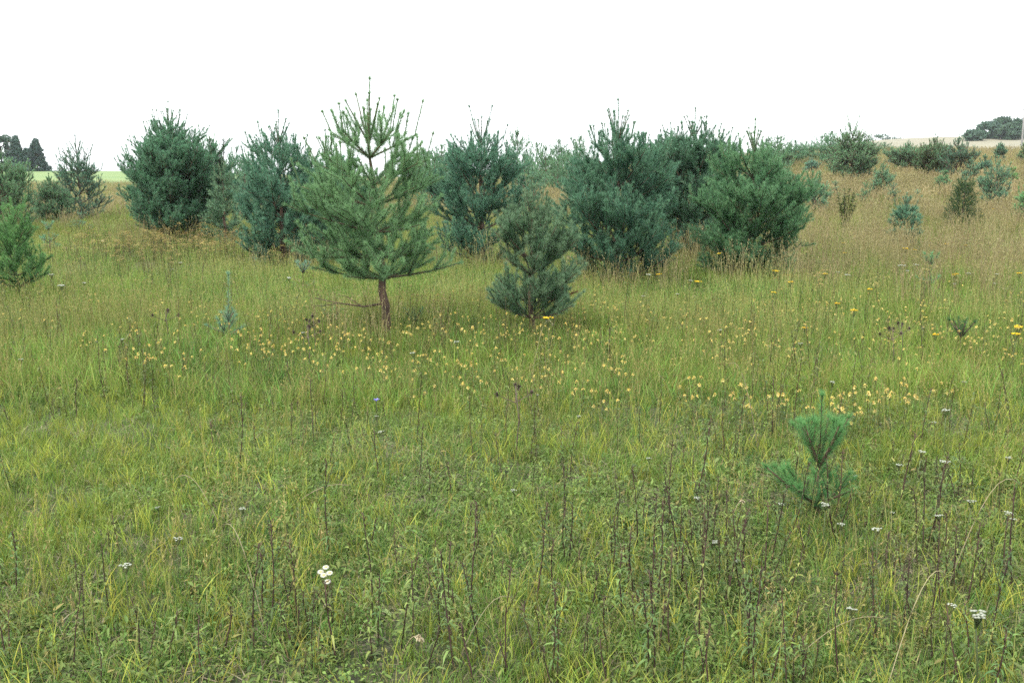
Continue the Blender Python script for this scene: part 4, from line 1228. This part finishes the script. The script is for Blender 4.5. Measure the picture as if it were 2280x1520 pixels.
# dead reddish shoots on the bare-waisted pine, a blue bellflower, brown thistle heads
X, Y = hit(1180, 728)
mb = MB()
for (a, b) in (((0.24, 0.05, .42), (.36, .0, .60)), ((.20, .0, .40), (.44, -.05, .50))):
    a, b = np.array(a), np.array(b); sticks(mb, [a], [b], np.array([.006]), np.array([.004]), np.array([.16, .07, .045]))
    n = 90; s = rng.random(n); P = a + (b - a) * s[:, None]; d = norm((b - a) / np.linalg.norm(b - a) + rng.normal(0, .45, (n, 3))); sd = norm(np.cross(d, rng.normal(size=(n, 3)))) * .003
    V = np.stack([P - sd, P + sd, P + d * .055], 1).reshape(-1, 3); mb.add(V, np.arange(3 * n).reshape(-1, 3), np.repeat(mixcol((.17, .065, .04), (.27, .12, .07), n), 3, 0))
host = [o for o in bpy.data.objects if o.get('label', '').startswith('small pine with bare waist')][0]
o = obj('dead_shoot', mb.mesh('dead_shoot', M_NEEDLE), host); o['label'] = 'dead reddish-brown shoots at the lower right'

host = [o for o in bpy.data.objects if o.get('label', '').startswith('tall open-crowned')][0]
mb = MB(); tube(mb, [(-.01, 0, .36), (-.22, -.05, .33), (-.48, -.08, .37), (-.72, -.05, .42)], [.014, .010, .007, .004], (.1, .07, .05), 5)
tube(mb, [(-.48, -.08, .37), (-.62, -.14, .35), (-.74, -.18, .36)], [.006, .004, .002], (.1, .07, .05), 5)
tube(mb, [(-.25, -.05, .335), (-.40, .02, .42), (-.50, .05, .44)], [.006, .004, .002], (.1, .07, .05), 5)
o = obj('branch', mb.mesh('branch', M_TWIG, True), host); o['label'] = 'bare dead low branch reaching left'

def thistle(h):
    st = MB(); heads = []; tube(st, [(0, 0, -.02), (.02, .01, h * .5), (.0, .02, h)], [.004, .0035, .003], (.09, .07, .05), 5)
    for k in range(4):
        c = np.array([random.gauss(0, .05), random.gauss(0, .05), h - random.uniform(0, .08)]); sticks(st, [(0, .01, h * .75)], [c], np.array([.003]), np.array([.002]), np.array([.09, .07, .05]))
        hd = MB(); heads.append(hd)
        n = 30; d = norm(rng.normal(size=(n, 3)) + np.array([0, 0, .6])); leaves(hd, np.tile(c, (n, 1)), d, np.full(n, .024), np.full(n, .007), np.zeros(n), mixcol((.05, .035, .03), (.14, .10, .08), n))
    return st.mesh('stem', M_STEM), [q.mesh('seed_head', M_STEM) for q in heads]
TH = [thistle(.5), thistle(.42)]
for px, py, l in [(695, 708, 'dark brown thistle heads below the dense pronged pine'), (682, 718, 'lower dark thistle beside the thistle below the pronged pine'), (2010, 712, 'dark thistle heads on the green-tawny slope left of the dark stub seedling'),
                  (1990, 722, 'small dark thistle left of the thistle on the green-tawny slope'), (365, 682, 'dark thistle head alone in the left meadow'), (1148, 848, 'dull brown thistle head among the yellow flowers')]:
    X, Y = hit(px, py, .45); root = obj('thistle', None, loc=(X, Y, float(hgt(X, Y)))); tag(root, l, 'thistle', 'spent thistles in the meadow')
    p = random.choice(TH); obj('stem', p[0], root); [obj('seed_head', q, root) for q in p[1]]
X, Y = hit(838, 893, .28); root = obj('bellflower', None, loc=(X, Y, float(hgt(X, Y)))); tag(root, 'single violet-blue bellflower below the leaning trunk', 'flower')
mb = MB(); tube(mb, [(0, 0, -.02), (.005, 0, .15), (0, 0, .28)], [.002, .0018, .0015], (.12, .16, .06), 5); obj('stem', mb.mesh('stem', M_HERB), root)
mb = MB(); a = np.arange(5) * 2 * PI / 5; leaves(mb, np.tile([0, 0, .28], (5, 1)), np.stack([np.cos(a), np.sin(a), 0 * a + .8], -1), np.full(5, .03), np.full(5, .018), np.full(5, .1), np.array([.30, .28, .75])); obj('petals', mb.mesh('petals', M_PETAL), root)

# ------------------------------------------------------------------ summer haze
m, N, L = new_mat('haze'); out = N.new('ShaderNodeOutputMaterial'); pv = N.new('ShaderNodeVolumePrincipled')
pv.inputs['Color'].default_value = (.86, .93, 1.0, 1); pv.inputs['Density'].default_value = 0.00022
L.new(pv.outputs[0], out.inputs['Volume'])
x0, x1, y0, y1, z0, z1 = -1900, 1900, -60, 1560, -12, 45
V = [(x, y, z) for x in (x0, x1) for y in (y0, y1) for z in (z0, z1)]
T = [(0, 1, 3), (0, 3, 2), (4, 6, 7), (4, 7, 5), (0, 4, 5), (0, 5, 1), (2, 3, 7), (2, 7, 6), (0, 2, 6), (0, 6, 4), (1, 5, 7), (1, 7, 3)]
mb = MB(); mb.add(V, T, (1, 1, 1)); o = obj('haze', mb.mesh('haze', m)); o['kind'] = 'stuff'
print('TRIS', sum(len(o.data.polygons) for o in bpy.data.objects if o.type == 'MESH' and o.name in scene.objects), 'TOP', hgt(0, 1500), hgt(125, 290))
